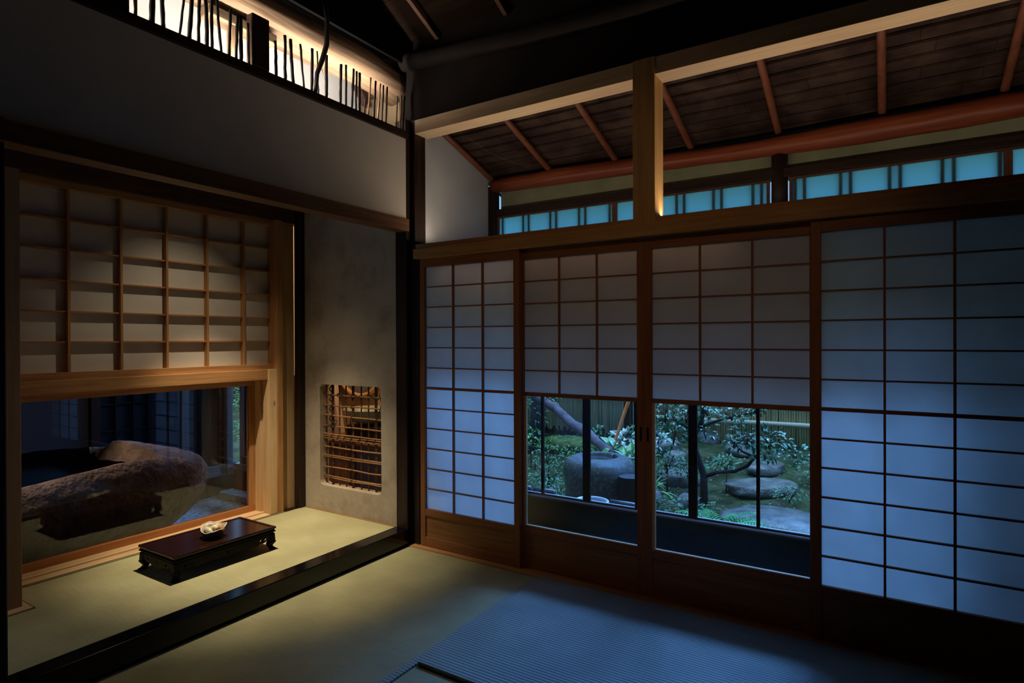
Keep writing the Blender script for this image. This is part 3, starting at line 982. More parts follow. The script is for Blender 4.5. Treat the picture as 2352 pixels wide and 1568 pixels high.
# far wall of the stone room
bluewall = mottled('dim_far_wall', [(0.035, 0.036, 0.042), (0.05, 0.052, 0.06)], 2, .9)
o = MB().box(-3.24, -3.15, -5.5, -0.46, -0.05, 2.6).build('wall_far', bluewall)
tag(o, 'dim blue-grey wall behind the great stone', 'wall', kind='structure')
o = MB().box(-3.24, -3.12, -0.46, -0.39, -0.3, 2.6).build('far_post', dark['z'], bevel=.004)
tag(o, 'black post behind the stone between grey wall and dark shoji', 'post')
fs = empty('door_5', (-3.17, -0.05, 0.0), 'dark gridded sliding screen behind the great stone', 'shoji', kind='structure')
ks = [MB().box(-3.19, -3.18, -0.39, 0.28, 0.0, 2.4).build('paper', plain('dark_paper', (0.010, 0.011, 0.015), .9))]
g = MB()
for y in (-0.38, -0.25, -0.11, 0.02, 0.15, 0.27):
    g.box(-3.18, -3.16, y - .006, y + .006, 0.0, 2.4)
for z in (0.02, .25, .48, .71, .94, 1.2):
    g.box(-3.18, -3.165, -0.39, 0.28, z - .006, z + .006)
ks.append(g.build('grid', dark['z']))
adopt(fs, ks)
o = MB().box(-3.24, -3.11, 0.28, 0.355, -0.1, 2.6).build('far_post', wood('pinkish_post', (0.16, 0.09, 0.07), (0.24, 0.14, 0.11), 'z', .7), bevel=.004)
tag(o, 'pinkish brown post behind the rounded end of the great stone', 'post')
bd = MB()
for k in range(4):
    bd.box(-3.22, -3.155, 0.357 + k * .104, 0.357 + k * .104 + .101, 0.0, 2.6)
o = bd.build('wall_far_boards', dark['z'], bevel=.003)
tag(o, 'dark upright boards beside the garden window of the stone room', 'wall', kind='structure')
o = MB().box(-3.2, -3.085, 0.715, 0.785, -0.087, 2.6).build('far_post', wood('grey_post', (0.12, 0.09, 0.07), (0.2, 0.155, 0.125), 'z', .7, knots=True), bevel=.004)
tag(o, 'weathered grey corner post left of the narrow garden window', 'post')
o = MB().box(-3.24, -3.11, -5.5, 0.79, -0.09, 0.018).build('ground_beam', wood('grey_beam', (0.26, 0.22, 0.19), (0.46, 0.40, 0.34), 'y', .7, knots=True), bevel=.005)
tag(o, 'weathered pale ground beam low along the far wall', 'beam')
o = MB().box(-3.3, -3.2, -5.5, 0.9, -0.4, 0.0).box(-3.25, -1.2, 0.87, 0.95, -0.4, -0.05).build('wall_footing', black_wall)
tag(o, 'dark footing under the far walls', 'wall', kind='structure')
gw = empty('window_3', (-2.4, 0.83, 0.0), 'garden window of the stone room with green foliage outside', 'window', kind='structure')
ks = [MB().box(-3.08, -1.2, 0.79, 0.87, -0.04, 0.02).build('lower_sill', wood('sill_grey', (0.2, 0.14, 0.11), (0.32, 0.24, 0.19), 'x', .5), bevel=.003),
      MB().box(-3.02, -1.2, 0.81, 0.855, 0.02, 0.095).build('bottom_rail', wood('sill_brown', (0.12, 0.06, 0.045), (0.2, 0.11, 0.08), 'x', .4), bevel=.003),
      MB().box(-3.02, -2.985, 0.81, 0.855, 0.095, 2.2).box(-1.90, -1.86, 0.81, 0.855, 0.095, 2.2).build('stile', wood('stile_brown', (0.14, 0.07, 0.055), (0.22, 0.12, 0.09), 'z', .4), bevel=.003),
      MB().box(-3.08, -1.2, 0.79, 0.87, 2.2, 2.35).build('header', dark['x'], bevel=.003),
      MB().box(-2.985, -1.90, 0.828, 0.832, 0.095, 2.2).build('glass_pane', clear)]
adopt(gw, ks)
o = MB().box(-3.24, -1.15, 0.80, 0.86, 2.35, 2.62).box(-1.86, -1.15, 0.80, 0.865, 0.095, 2.35).build('wall_stone_room_side', brown['x'])
tag(o, 'wall above the stone room window', 'wall', kind='structure')
o = MB().box(-3.3, -1.05, -5.6, 0.95, 2.6, 2.68).build('ceiling_stone_room', brown['y'])
tag(o, 'dark ceiling over the stone room', 'ceiling', kind='structure')
o = MB().box(-3.3, -1.16, -5.6, -5.5, -0.4, 2.6).build('wall_stone_room_near', black_wall)
tag(o, 'near end wall of the stone room', 'wall', kind='structure')
o = MB().box(-1.2, -1.165, -5.5, -1.9, -0.4, 2.6).box(-1.2, -1.165, -1.9, -0.3, -0.4, 0.10).build('wall_alcove_outer', black_wall)
tag(o, 'outer face of the alcove wall toward the stone', 'wall', kind='structure')
sp_ = lamp('SPOT', 'stone_lamp', (-2.55, -2.1, 2.45), 250, (1.0, 0.66, 0.42), to=(-1.65, -0.95, 0.55), spot_size=R(40), spot_blend=0.9, shadow_soft_size=0.05)

# ------------------------------------------------------------------ shoji wall
o = MB().box(0.0, 4.3, -0.044, 0.125, -0.03, 0.004).build('trim_6', cedar['x'], bevel=0.001)
tag(o, 'grooved wooden threshold under the shoji', 'threshold', kind='structure')
o = MB().box(0.044, 4.3, -0.03, 0.0, 1.746, 1.805).box(0.036, 4.3, 0.0, 0.125, 1.752, 1.838).build('trim_7', wood('lintel_cedar', (0.40, 0.20, 0.07), (0.60, 0.34, 0.13), 'x', .5, knots=False), bevel=0.002)
tag(o, 'long cedar lintel above the shoji doors', 'beam', kind='structure')


def shoji(name, x0, x1, yf, cols, full, label, pm, idx):
    root = empty(name, ((x0 + x1) / 2, yf + .015, 0.004), label, 'shoji door', kind='structure')
    yb = yf + 0.028
    ks = []
    W_ = .037
    for a, b in ((x0, x0 + W_), (x1 - W_, x1)):
        ks.append(MB().box(a, b, yf, yb, 0.006, 1.748).build('stile', cz_, bevel=.0015))
    ks.append(MB().box(x0 + W_, x1 - W_, yf + .001, yb, 1.695, 1.748).build('top_rail', cx_, bevel=.001))
    ks.append(MB().box(x0 + W_, x1 - W_, yf + .001, yb, 0.190, 0.231).build('middle_rail', cx_, bevel=.001))
    ks.append(MB().box(x0 + W_, x1 - W_, yf + .001, yb, 0.006, 0.062).build('bottom_rail', cx_, bevel=.001))
    ks.append(MB().box(x0 + W_, x1 - W_, yf + .009, yf + .018, 0.062, 0.190).build('skirt_board', wood('skirt_%d' % idx, (0.24, 0.10, 0.035), (0.38, 0.19, 0.07), 'x', .5, 1.0), bevel=0))
    px0, px1 = x0 + W_, x1 - W_
    cw = (px1 - px0) / cols
    z0 = 0.231 if full else 0.963
    yo = 0.0 if full else 0.004
    gv = MB()
    for i in range(1, cols):
        x = px0 + cw * i
        gv.box(x - .0045, x + .0045, yf + .003 + yo, yf + .018, z0, 1.695)
    ks.append(gv.build('upright_bars', cz_))
    gh = MB()
    n = 12 if full else 6
    for j in range(1, n):
        z = z0 + (1.695 - z0) * j / n
        th = .0075 if (full and j == 6) else .0035
        gh.box(px0, px1, yf + .005 + yo, yf + .018, z - th, z + th)
    ks.append(gh.build('cross_bars', cx_))
    ks.append(MB().box(px0, px1, yf + .0185, yf + .0195, z0, 1.695).build('paper', pm))
    if not full:
        ks.append(MB().box(px0, px1, yf + .004, yf + .020, 0.945, 0.966).build('lifting_rail', cx_, bevel=.001))
        ks.append(MB().box(px0, px1, yf + .012, yf + .015, 0.231, 0.946).build('glass_pane', clear))
        bt = MB().box(px0, px0 + .014, yf + .003, yf + .022, .231, .945).box(px0 + .014, px1, yf + .004, yf + .022, .2315, .2375)
        ks.append(bt.build('glazing_bead', pale['z'], bevel=.001))
    return root, ks


cz_, cx_ = wood('shoji_frame_z', (0.24, 0.085, 0.032), (0.36, 0.15, 0.055), 'z', .5), wood('shoji_frame_x', (0.24, 0.085, 0.032), (0.36, 0.15, 0.055), 'x', .5)
r1, k1 = shoji('door_1', 0.070, 0.780, 0.0, 3, True, 'full-height paper shoji door next to the black corner pillar', washi, 1)
adopt(r1, k1)
r2, k2 = shoji('door_2', 0.748, 1.474, 0.034, 3, False, 'left snow-viewing shoji, glazed below, with the stone basin behind its glass', washi2, 2)
k2.append(MB().box(1.4515, 1.462, 0.0315, 0.0345, 0.755, 0.825).build('finger_pull', black_iron))
fp = k2.pop()
adopt(r2, k2)
fp.parent = k2[1]
r3, k3 = shoji('door_3', 1.474, 2.236, 0.034, 3, False, 'right snow-viewing shoji, glazed below, with leafy shrub and stepping stones behind its glass', washi2, 3)
k3.append(MB().box(1.487, 1.497, 0.0315, 0.0345, 0.755, 0.825).build('finger_pull', black_iron))
fp = k3.pop()
adopt(r3, k3)
fp.parent = k3[0]
r4, k4 = shoji('door_4', 2.208, 2.95, 0.0, 3, True, 'full-height paper shoji door at the right picture edge', washi, 4)
adopt(r4, k4)
o = MB().box(2.95, 4.3, 0.0, 0.1, 0.0, 1.75).build('wall_front_right', black_wall)
tag(o, 'dark wall right of the last shoji', 'wall', kind='structure')

# transom
o = MB().box(1.434, 1.544, -0.005, 0.12, 1.806, 2.60).build('transom_post', wood('transom_post', (0.46, 0.25, 0.09), (0.66, 0.40, 0.16), 'z', .5, knots=True), bevel=.002)
tag(o, 'knotty cedar post dividing the open transom above the shoji', 'post')
o = MB().box(0.034, 4.3, 0.0, 0.12, 2.515, 2.597).build('trim_8', wood('transom_beam', (0.62, 0.42, 0.25), (0.80, 0.60, 0.38), 'x', .5, knots=True), bevel=.002)
tag(o, 'pale cedar beam along the top of the transom, lit from below', 'beam', kind='structure')
o = MB().box(-0.09, 4.3, 0.01, 0.11, 2.597, 4.25).build('wall_front', black_wall)
tag(o, 'nearly black wall above the transom beam', 'wall', kind='structure')
o = MB().tube([(-0.3, -0.02, 2.98), (0.2, -0.02, 2.93), (0.8, -0.02, 2.88), (1.4, -0.03, 2.85), (2.4, -0.03, 2.84), (4.2, -0.03, 2.84)], [.05] * 6, 16, wob=.15).build('log_beam', black_wall, smooth=True)
tag(o, 'faint dark log running along the top of the black wall above the transom', 'beam')
lamp('AREA', 'transom_strip', (1.75, 0.085, 1.857), 7.4, (1.0, 0.79, 0.57), rot=(R(180), 0, 0), shape='RECTANGLE', size=3.3, size_y=0.02)
lamp('AREA', 'veranda_strip', (1.05, 0.118, 1.74), 0.55, (1.0, 0.62, 0.40), rot=(R(12), 0, 0), shape='RECTANGLE', size=1.7, size_y=0.015)
ls = empty('strip_light', (1.75, 0.085, 1.84), 'slim strip light hidden on top of the cedar lintel', 'light')
adopt(ls, [MB().box(0.08, 3.42, 0.068, 0.102, 1.838, 1.850).build('housing', metal, bevel=.001)])

lamp('SPOT', 'added_fill_spot', (2.6, -3.3, 2.7), 22, (1.0, 0.62, 0.34), to=(1.45, 0, 1.3), spot_size=R(44), spot_blend=1.0, shadow_soft_size=0.04)  # added warm fill from behind the camera for lintel and upper paper
tl = empty('added_spot_body', (2.6, -3.3, 2.76), 'unseen spotlight body added behind the camera for the warm fill', 'light')  # unseen body added to go with the fill spot
adopt(tl, [MB().lathe((2.6, -3.3, 2.74), [(0, .1), (.03, .1), (.035, 0.0), (.03, 0.0), (0, .03)], 20).build('housing', black_iron, smooth=True), MB().tube([(2.6, -3.3, 2.84), (2.6, -3.3, 3.80)], .008, 8).build('stem', black_iron)])

# ------------------------------------------------------------------ veranda behind the shoji
tag(MB().box(0.034, 4.3, 0.126, 0.80, -0.06, -0.005).build('floor_veranda', black_wall), 'dark board floor of the veranda', 'floor', kind='structure')
we = outline('wall_veranda_end', [[(0.10, -0.05), (0.80, -0.05), (0.80, 2.434), (0.10, 2.655)]], 0.05, mottled('veranda_plaster', [(0.44, 0.45, 0.47), (0.51, 0.53, 0.55)], 2.5, .9, .1, .003), Matrix.Translation((0.008, 0, 0)) @ MXP)
tag(we, 'white plaster end wall of the veranda seen through the transom', 'wall', kind='structure')
# outer wall
o = MB().box(0.033, 0.086, 0.79, 0.86, -0.3, 2.36).build('veranda_post', dark['z'], bevel=.003)
tag(o, 'dark corner post where the white veranda wall meets the outer wall', 'post')
o = MB().tube([(1.972, 0.835, z) for z in (1.93, 2.1, 2.30)], [.044, .043, .043], 20).build('round_post', dark['z'], smooth=True)
tag(o, 'short round dark log post between the two blue-lit transom windows', 'post')
o = MB().box(0.086, 4.3, 0.882, 0.915, 2.185, 2.36).build('wall_outer', green_plaster)
tag(o, 'green-grey plaster band under the red log', 'wall', kind='structure')
tag(MB().box(0.086, 4.3, 0.882, 0.915, 2.361, 2.40).build('trim_13', black_wall), 'dark filler board above the red log', 'board', kind='structure')
o = MB().box(0.086, 4.3, 0.80, 0.88, 2.142, 2.19).build('trim_9', dark['x'], bevel=.003)
tag(o, 'dark head rail above the blue windows', 'beam', kind='structure')
o = MB().box(0.086, 4.3, 0.80, 0.88, 1.93, 2.003).build('trim_10', dark['x'], bevel=.003)
tag(o, 'dark rail below the blue windows', 'beam', kind='structure')
fr_m = wood('clerestory_frame', (0.10, 0.035, 0.018), (0.17, 0.07, 0.03), 'x', .5)
for i, (a, b) in enumerate(((0.088, 0.995), (0.995, 1.922), (2.022, 2.955), (2.955, 4.2))):
    wn = empty('window_%d' % (4 + i), ((a + b) / 2, .84, 2.0), ['blue-lit frosted clerestory pane at the far left above the shoji', 'blue-lit frosted clerestory pane between the transom post and the round post', 'blue-lit frosted clerestory pane right of the round post', 'frosted clerestory pane beyond the right picture edge'][i], 'window', kind='structure')
    w_ = .016
    fm = MB().box(a, b, .822, .85, 2.003, 2.012).box(a, b, .822, .85, 2.130, 2.142).box(a, a + w_, .822, .85, 2.012, 2.13).box(b - w_, b, .822, .85, 2.012, 2.13)
    ks = [fm.build('frame', fr_m, bevel=.001), MB().box(a + w_, b - w_, .8345, .8365, 2.012, 2.13).build('frosted_pane', blue_paper)]
    br_ = MB()
    x = 0.084 + .218 * 0
    k = 0
    while x < b:
        for dx in (0.0, 0.046):
            xx = x + dx
            if a + w_ < xx < b - w_:
                br_.box(xx - .009, xx + .009, .838, .856, 2.003, 2.142)
        x += .2185
    ks.append(br_.build('outer_bars', dark['z']))
    adopt(wn, ks)
# lower glazed screens
o = MB().box(2.72, 4.3, 0.80, 0.87, 0.176, 1.60).build('wall_outer_light_stop', black_wall)  # out-of-view wall added to dim daylight on the last door and mat
tag(o, 'unseen dark wall added at the far right to cut the daylight', 'wall', kind='structure')
o = MB().box(0.086, 4.3, 0.79, 0.87, -0.3, 0.163).build('wall_outer_skirt', black_wall, bevel=.003)
tag(o, 'dark wooden skirt below the veranda glass', 'wall', kind='structure')
o = MB().box(0.086, 4.3, 0.81, 0.885, 0.163, 0.176).build('trim_11', plain('aluminium_sill', (0.62, 0.62, 0.64), .35, .6), bevel=.002)
tag(o, 'pale metal sill line below the veranda glass', 'sill', kind='structure')
o = MB().box(0.086, 4.3, 0.80, 0.88, 1.60, 1.93).build('trim_12', dark['x'], bevel=.003)  # unseen rail, made deep to cut daylight on the upper paper
tag(o, 'dark head rail above the veranda glass', 'beam', kind='structure')
labs = ['veranda glass pane at the left in front of the green shrub', 'veranda glass pane in front of the stone basin', 'veranda glass pane in front of the camellia shrub', 'veranda glass pane in front of the stepping stones', 'veranda glass pane at the far right']
for i, (a, b, ms) in enumerate(((0.088, 0.79, (0.456,)), (0.79, 1.49, (1.136,)), (1.49, 2.21, (1.857,)), (2.21, 2.72, ()))):
    wn = empty('window_%d' % (8 + i), ((a + b) / 2, .84, .176), labs[i], 'window', kind='structure')
    w_ = .026
    y0, y1 = (.825, .845)
    fm = MB().box(a, a + w_, y0, y1, .176, 1.60).box(b - w_, b, y0, y1, .176, 1.60).box(a + w_, b - w_, y0, y1, .1761, .186).box(a + w_, b - w_, y0, y1, 1.58, 1.60)
    bars = MB()
    for m_ in ms:
        bars.box(m_ - .009, m_ + .009, y0, y1, .186, 1.58)
    ks = [fm.build('frame', dark['z'], bevel=.001), bars.build('glazing_bar', dark['z']), MB().box(a + w_, b - w_, .834, .838, .186, 1.58).build('glass_pane', clear)]
    adopt(wn, ks)

# sloping veranda roof
def rz(y):
    return 2.69 - .32 * y


rb = MB()
yy = 0.1
k = 0
random.seed(11)
while yy < 1.3:
    w_ = .083
    x = -0.02
    while x < 4.3:
        L = random.uniform(.35, .8)
        j = random.uniform(-.0015, .0015)
        z0, z1 = rz(yy) + .004 + j, rz(yy + w_ + .012) + .022 + j
        rb.hexa([(x, yy, z0), (min(x + L, 4.3) - .0015, yy, z0), (min(x + L, 4.3) - .0015, yy + w_ + .014, z1), (x, yy + w_ + .014, z1),
                 (x, yy, z0 + .012), (min(x + L, 4.3) - .0015, yy, z0 + .012), (min(x + L, 4.3) - .0015, yy + w_ + .014, z1 + .012), (x, yy + w_ + .014, z1 + .012)])
        x += L
    yy += w_
    k += 1
roofm = mottled('old_roof_boards', [(0.026, 0.014, 0.011), (0.05, 0.028, 0.022), (0.08, 0.05, 0.036)], 5, .7, .4, .004)
o = rb.build('ceiling_veranda', roofm)
tag(o, 'sloping overlapped dark roof boards over the veranda', 'ceiling', kind='structure')
o = MB().hexa([(-.1, .05, rz(.05) + .06), (4.4, .05, rz(.05) + .06), (4.4, 1.38, rz(1.38) + .06), (-.1, 1.38, rz(1.38) + .06), (-.1, .05, rz(.05) + .12), (4.4, .05, rz(.05) + .12), (4.4, 1.38, rz(1.38) + .12), (-.1, 1.38, rz(1.38) + .12)]).build('roof_cover', black_wall)
tag(o, 'outer roof layer above the veranda boards', 'roof', kind='structure')
raftm = wood('rafter_red', (0.13, 0.04, 0.02), (0.22, 0.075, 0.035), 'y', .5)
rl = ['at the white end wall', 'second from the white end wall', 'just left of the transom post', 'just right of the transom post', 'in the left half of the right transom', 'right of the middle of the right transom', 'near the right picture edge', 'beyond the right picture edge']
for i, x in enumerate((0.058, 0.53, 1.005, 1.482, 1.966, 2.456, 2.94, 3.42)):
    o = MB().tube([(x, .1, rz(.1) - .022), (x, .45, rz(.45) - .022), (x, .8, rz(.8) - .022), (x, 1.3, rz(1.3) - .022)], .0185, 10, wob=.1).build('rafter', raftm, smooth=True)
    tag(o, 'slim reddish rafter under the veranda roof, ' + rl[i], 'rafter', 'rafters under the sloping veranda roof')
pl = []
rs = []
for k in range(26):
    t = k / 25
    x = 0.07 + 4.2 * t
    pl.append((x, 0.815 + .012 * math.sin(t * 8), 2.352 - .042 * t + .014 * math.sin(t * 9 + .5)))
    rs.append(.049 + .012 * t + .006 * math.sin(t * 13))
o = MB().tube(pl, rs, 24, wob=.12).build('log_purlin', purlinm, smooth=True)
tag(o, 'long bent reddish-brown log purlin above the blue windows', 'beam')
cw_ = plain('cobweb', (0.25, 0.24, 0.22), .9)
mb = MB()
for a, b in (((0.18, .36, 2.566), (0.22, .52, 2.512)), ((0.22, .52, 2.512), (0.26, .60, 2.486)), ((0.26, .60, 2.486), (0.36, .72, 2.448)), ((0.24, .56, 2.498), (0.42, .57, 2.495))):
    mb.tube([a, b], .0006, 4)
o = mb.build('cobweb', cw_)
tag(o, 'thin pale cobweb threads under the roof boards beside the white wall', 'cobweb')

# ------------------------------------------------------------------ room shell and ceiling in the dark
tag(MB().box(4.3, 4.4, -5.0, 1.0, -0.3, 4.25).build('wall_right', black_wall), 'dark right wall of the room', 'wall', kind='structure')
tag(MB().box(-0.1, 4.4, -5.1, -5.0, -0.3, 4.25).build('wall_back', black_wall), 'dark wall behind the camera', 'wall', kind='structure')
tag(MB().box(-0.1, -0.0, -5.0, -2.9, -0.1, 4.25).box(-0.1, -0.001, -2.9, -2.12, -0.03, 1.99).build('wall_left_near', black_wall), 'dark left wall near the camera', 'wall', kind='structure')
def cz(y):
    return 3.06 + .455 * (-y if y > -2.5 else 5.0 + y)


cb = MB()
y0 = 0.0
k = 0
while y0 > -4.95:
    y1 = max(y0 - .25, -5.0)
    if y0 > -2.5 > y1:
        y1 = -2.5
    d = .004 * (k % 2)
    cb.hexa([(0, y1, cz(y1) + .02 + d), (4.35, y1, cz(y1) + .02 + d), (4.35, y0, cz(y0) + .02 + d), (0, y0, cz(y0) + .02 + d),
             (0, y1, cz(y1) + .05 + d), (4.35, y1, cz(y1) + .05 + d), (4.35, y0, cz(y0) + .05 + d), (0, y0, cz(y0) + .05 + d)])
    y0 = y1
    k += 1
o = cb.build('ceiling', wood('ceiling_board', (0.010, 0.006, 0.004), (0.020, 0.011, 0.007), 'x', .95, spec=.02))
tag(o, 'dark sloping board ceiling of the room', 'ceiling', kind='structure')
tag(MB().box(-1.2, 4.4, -5.6, 0.2, 4.25, 4.35).build('roof_top', black_wall), 'roof over the room', 'roof', kind='structure')
for i, (x, lab) in enumerate(((0.215, 'slim brown ceiling rafter catching light at the top of the picture'), (0.70, 'dark ceiling rafter, second from the left wall'), (1.185, 'dark ceiling rafter, third from the left wall'), (1.67, 'dark ceiling rafter, fourth from the left wall'))):
    w_ = .013
    o = MB().hexa([(x - w_, -2.4, cz(-2.4) - .02), (x + w_, -2.4, cz(-2.4) - .02), (x + w_, -.0, cz(0) - .02), (x - w_, -.0, cz(0) - .02),
                   (x - w_, -2.4, cz(-2.4) + .017), (x + w_, -2.4, cz(-2.4) + .017), (x + w_, -.0, cz(0) + .017), (x - w_, -.0, cz(0) + .017)]).build('ceiling_rafter', wood('batten_%d' % i, (0.09, 0.036, 0.016), (0.17, 0.07, 0.03), 'y', .5), bevel=.003)
    tag(o, lab, 'rafter', 'ceiling rafters of the room')
o = MB().tube([(0.0, -1.3, 3.35), (0.8, -1.3, 3.33), (1.8, -1.3, 3.32), (3.2, -1.3, 3.33), (4.3, -1.3, 3.33)], [.075, .08, .08, .08, .08], 16, wob=.15).build('tie_beam', dark['x'], smooth=True)
tag(o, 'nearly black log tie beam crossing under the ceiling', 'beam')

# ------------------------------------------------------------------ garden
moss = mottled('mossy_soil', [(0.02, 0.024, 0.014), (0.035, 0.06, 0.022), (0.085, 0.09, 0.06)], 5, .9, .9, .03)
mossg = mottled('moss_green', [(0.03, 0.05, 0.018), (0.07, 0.11, 0.025), (0.12, 0.15, 0.06)], 12, .9, .9, .02)
wet = mottled('wet_stone', [(0.05, 0.055, 0.065), (0.11, 0.12, 0.13), (0.18, 0.19, 0.2)], 9, .34, .9, .012, spec=.6)
basinst = mottled('speckled_granite', [(0.004, 0.005, 0.005), (0.014, 0.016, 0.015), (0.07, 0.08, 0.075)], 34, .38, .9, .008, spec=.5)


def gz(x, y):
    z = -0.33
    if y > 1.6:
        z += .115 * (y - 1.6)
    z += .03 * noise.noise(Vector((x * 1.3, y * 1.3, 0)))
    z += .26 * math.exp(-(((x + .62) / .42) ** 2 + ((y - 3.3) / .42) ** 2))
    return z


gm = MB()
NX, NY = 100, 60
for j in range(NY + 1):
    for i in range(NX + 1):
        x = -9 + 16 * i / NX
        y = .88 + 8 * (j / NY) ** 1.3
        gm.v.append((x, y, gz(x, y) + .008 * noise.noise(Vector((x * 9, y * 9, 1)))))
for j in range(NY):
    for i in range(NX):
        a = j * (NX + 1) + i
        gm.f.append((a, a + 1, a + NX + 2, a + NX + 1))
o = gm.build('garden_ground', moss, smooth=True)
tag(o, 'damp dark mossy soil of the small garden', 'ground', kind='structure')


def rockobj(name, c, sx, sy, sz, mat, seed=0, flat=.5, rot=0):
    m = MB()
    n1, n2 = 14, 24
    cr, sr = math.cos(rot), math.sin(rot)
    for i in range(n1 + 1):
        ph = math.pi * i / n1 - math.pi / 2
        for k in range(n2):
            th = 2 * math.pi * k / n2
            x, y, z = math.cos(ph) ** .7 * math.cos(th) if abs(math.cos(ph)) > 1e-6 else 0, math.cos(ph) ** .7 * math.sin(th) if abs(math.cos(ph)) > 1e-6 else 0, math.copysign(abs(math.sin(ph)) ** flat, math.sin(ph))
            q = 1 + .22 * noise.noise(Vector((x * 1.3 + seed * 3.1, y * 1.3, z))) + .05 * noise.noise(Vector((x * 5 + seed, y * 5, z * 5)))
            lx, ly = x * sx * q, y * sy * q
            m.v.append((c[0] + lx * cr - ly * sr, c[1] + lx * sr + ly * cr, c[2] + z * sz * (1 + .15 * noise.noise(Vector((x * 2 + seed, y * 2, 5))))))
    for i in range(n1):
        for k in range(n2):
            k2 = (k + 1) % n2
            m.f.append((i * n2 + k, i * n2 + k2, (i + 1) * n2 + k2, (i + 1) * n2 + k))
    return m.build(name, mat, smooth=True)


stones = [((1.75, 2.35), .42, .34, .07, 'broad flat stepping stone nearest the glass at the right'), ((1.50, 3.15), .34, .22, .06, 'long flat stepping stone behind the nearest one'),
          ((1.42, 3.75), .27, .17, .06, 'glistening stepping stone in the middle of the path'), ((1.08, 4.25), .24, .16, .05, 'wet stepping stone far back on the path'),
          ((0.62, 4.6), .20, .15, .10, 'pale upright boulder at the back behind the camellia trunk'), ((0.74, 3.05), .20, .15, .09, 'grey stone left of the camellia trunk'),
          ((0.62, 2.45), .17, .14, .08, 'low grey rock behind the middle of the glass'), ((0.98, 2.55), .12, .1, .07, 'small pale rock at the foot of the camellia'),
          ((2.35, 3.5), .26, .2, .10, 'dark rounded rock at the right edge of the glass'), ((0.9, 1.75), .22, .16, .04, 'flat stone low beside the ferns'),
          ((0.30, 3.9), .2, .16, .12, 'pale mossy rock behind the white-edged leaves'), ((0.55, 3.6), .15, .12, .1, 'small pale boulder in the middle distance')]
for i, ((x, y), a, b, c, lab) in enumerate(stones):
    o = rockobj('stepping_stone' if 'stepping' in lab or 'flat' in lab else 'garden_rock', (x, y, gz(x, y) + c * .35), a, b, c, wet, i, .45, i * .7)
    tag(o, lab, 'stone', 'garden stones')
o = rockobj('moss_mound', (-0.62, 3.3, gz(-.62, 3.3) - .06), .34, .30, .07, mossg, 31, .8)
tag(o, 'rounded mound of bright green moss behind the stone basin', 'moss')

# fences
culm = wood('fence_bamboo', (0.42, 0.37, 0.20), (0.85, 0.72, 0.42), 'z', .5)
culm_l = wood('fence_reed', (0.34, 0.31, 0.19), (0.75, 0.66, 0.42), 'z', .6)


def fence(name, p0, p1, z0, z1, r, mat, label, rails, dens=1.0):
    root = empty(name, ((p0[0] + p1[0]) / 2, (p0[1] + p1[1]) / 2, z0), label, 'fence')
    m = MB()
    L = math.hypot(p1[0] - p0[0], p1[1] - p0[1])
    n = int(L / (2 * r) * dens)
    for i in range(n):
        t = (i + .5) / n
        x, y = p0[0] + (p1[0] - p0[0]) * t, p0[1] + (p1[1] - p0[1]) * t
        q = r * random.uniform(.8, 1.1)
        m.tube([(x + random.uniform(-.003, .003), y + random.uniform(-.006, .006), z0 + random.uniform(-.05, .02)), (x, y, (z0 + z1) / 2), (x + random.uniform(-.003, .003), y, z1)], q, 6)
    ks = [m.build('bamboo_screen', mat, smooth=True)]
    for (zr, rr, yo) in rails:
        ks.append(MB().tube([(p0[0] - .03, p0[1] + yo, zr), ((p0[0] + p1[0]) / 2, (p0[1] + p1[1]) / 2 + yo, zr + .004), (p1[0] + .03, p1[1] + yo, zr)], rr, 12).build('rail', pale_bam, smooth=True))
    adopt(root, ks)
    return root


pale_bam = wood('pale_bamboo_rail', (0.36, 0.32, 0.24), (0.60, 0.55, 0.44), 'x', .4)
fence('bamboo_fence', (-0.02, 4.45), (4.6, 4.75), 0.04, 1.9, .013, culm, 'tall split-bamboo fence with a pale horizontal rail behind the camellia', [(.285, .028, -.04)])
fence('reed_fence', (-3.2, 4.0), (-0.25, 4.1), 0.12, 1.9, .010, culm_l, 'dense brushwood fence behind the leaning trunk at the left', [(.51, .022, -.03)])
o = MB().box(-0.16, -0.08, 4.2, 4.3, 0.0, 1.9).build('fence_post', dark['z'], bevel=.004)
tag(o, 'dark post where the two garden fences meet', 'post')
o = MB().box(-0.24, 4.6, 4.85, 4.95, -.1, 2.2).box(-9, -0.24, 4.3, 4.4, -.1, 2.0).build('wall_garden', mottled('garden_wall', [(0.03, 0.028, 0.025), (0.06, 0.05, 0.045)], 3))
tag(o, 'dark boundary wall behind the fences', 'wall', kind='structure')
o = MB().box(-0.35, 0.3, 4.0, 4.06, -.05, .15).build('fence_footing', plain('footing', (0.012, 0.012, 0.02), .8), bevel=.01)
tag(o, 'dark low board below the end of the brushwood fence', 'board')

# stone basin
bs = empty('stone_basin', (0.46, 1.78, gz(.46, 1.78)), 'round dark granite water basin just outside the left glass', 'basin')
m = MB()
R0 = .305
pr = [(0.0, -.4), (.27, -.4), (.285, -.2), (.295, 0.0), (.297, .12), (.29, .18), (.272, .225), (.243, .252), (.205, .267), (.165, .271), (.15, .265), (.145, .23), (.14, .19), (0, .18)]
m.lathe((0.46, 1.78, 0.02), pr, 48)
for i, v in enumerate(m.v):
    p = Vector(v)
    d = Vector((p.x - .46, p.y - 1.78, 0))
    if d.length > .21:
        p += d.normalized() * (.022 * noise.noise(p * 4) + .006 * noise.noise(p * 16))
        p.z += .008 * noise.noise(p * 5)
        m.v[i] = tuple(p)
kb_ = [m.build('basin_body', basinst, smooth=True)]
wt = MB()
wt.lathe((0.46, 1.78, 0.268), [(0, 0), (.148, 0)], 40)
kb_.append(wt.build('water', plain('basin_water', (0.01, 0.014, 0.018), .03, spec=.8)))
adopt(bs, kb_[:1])
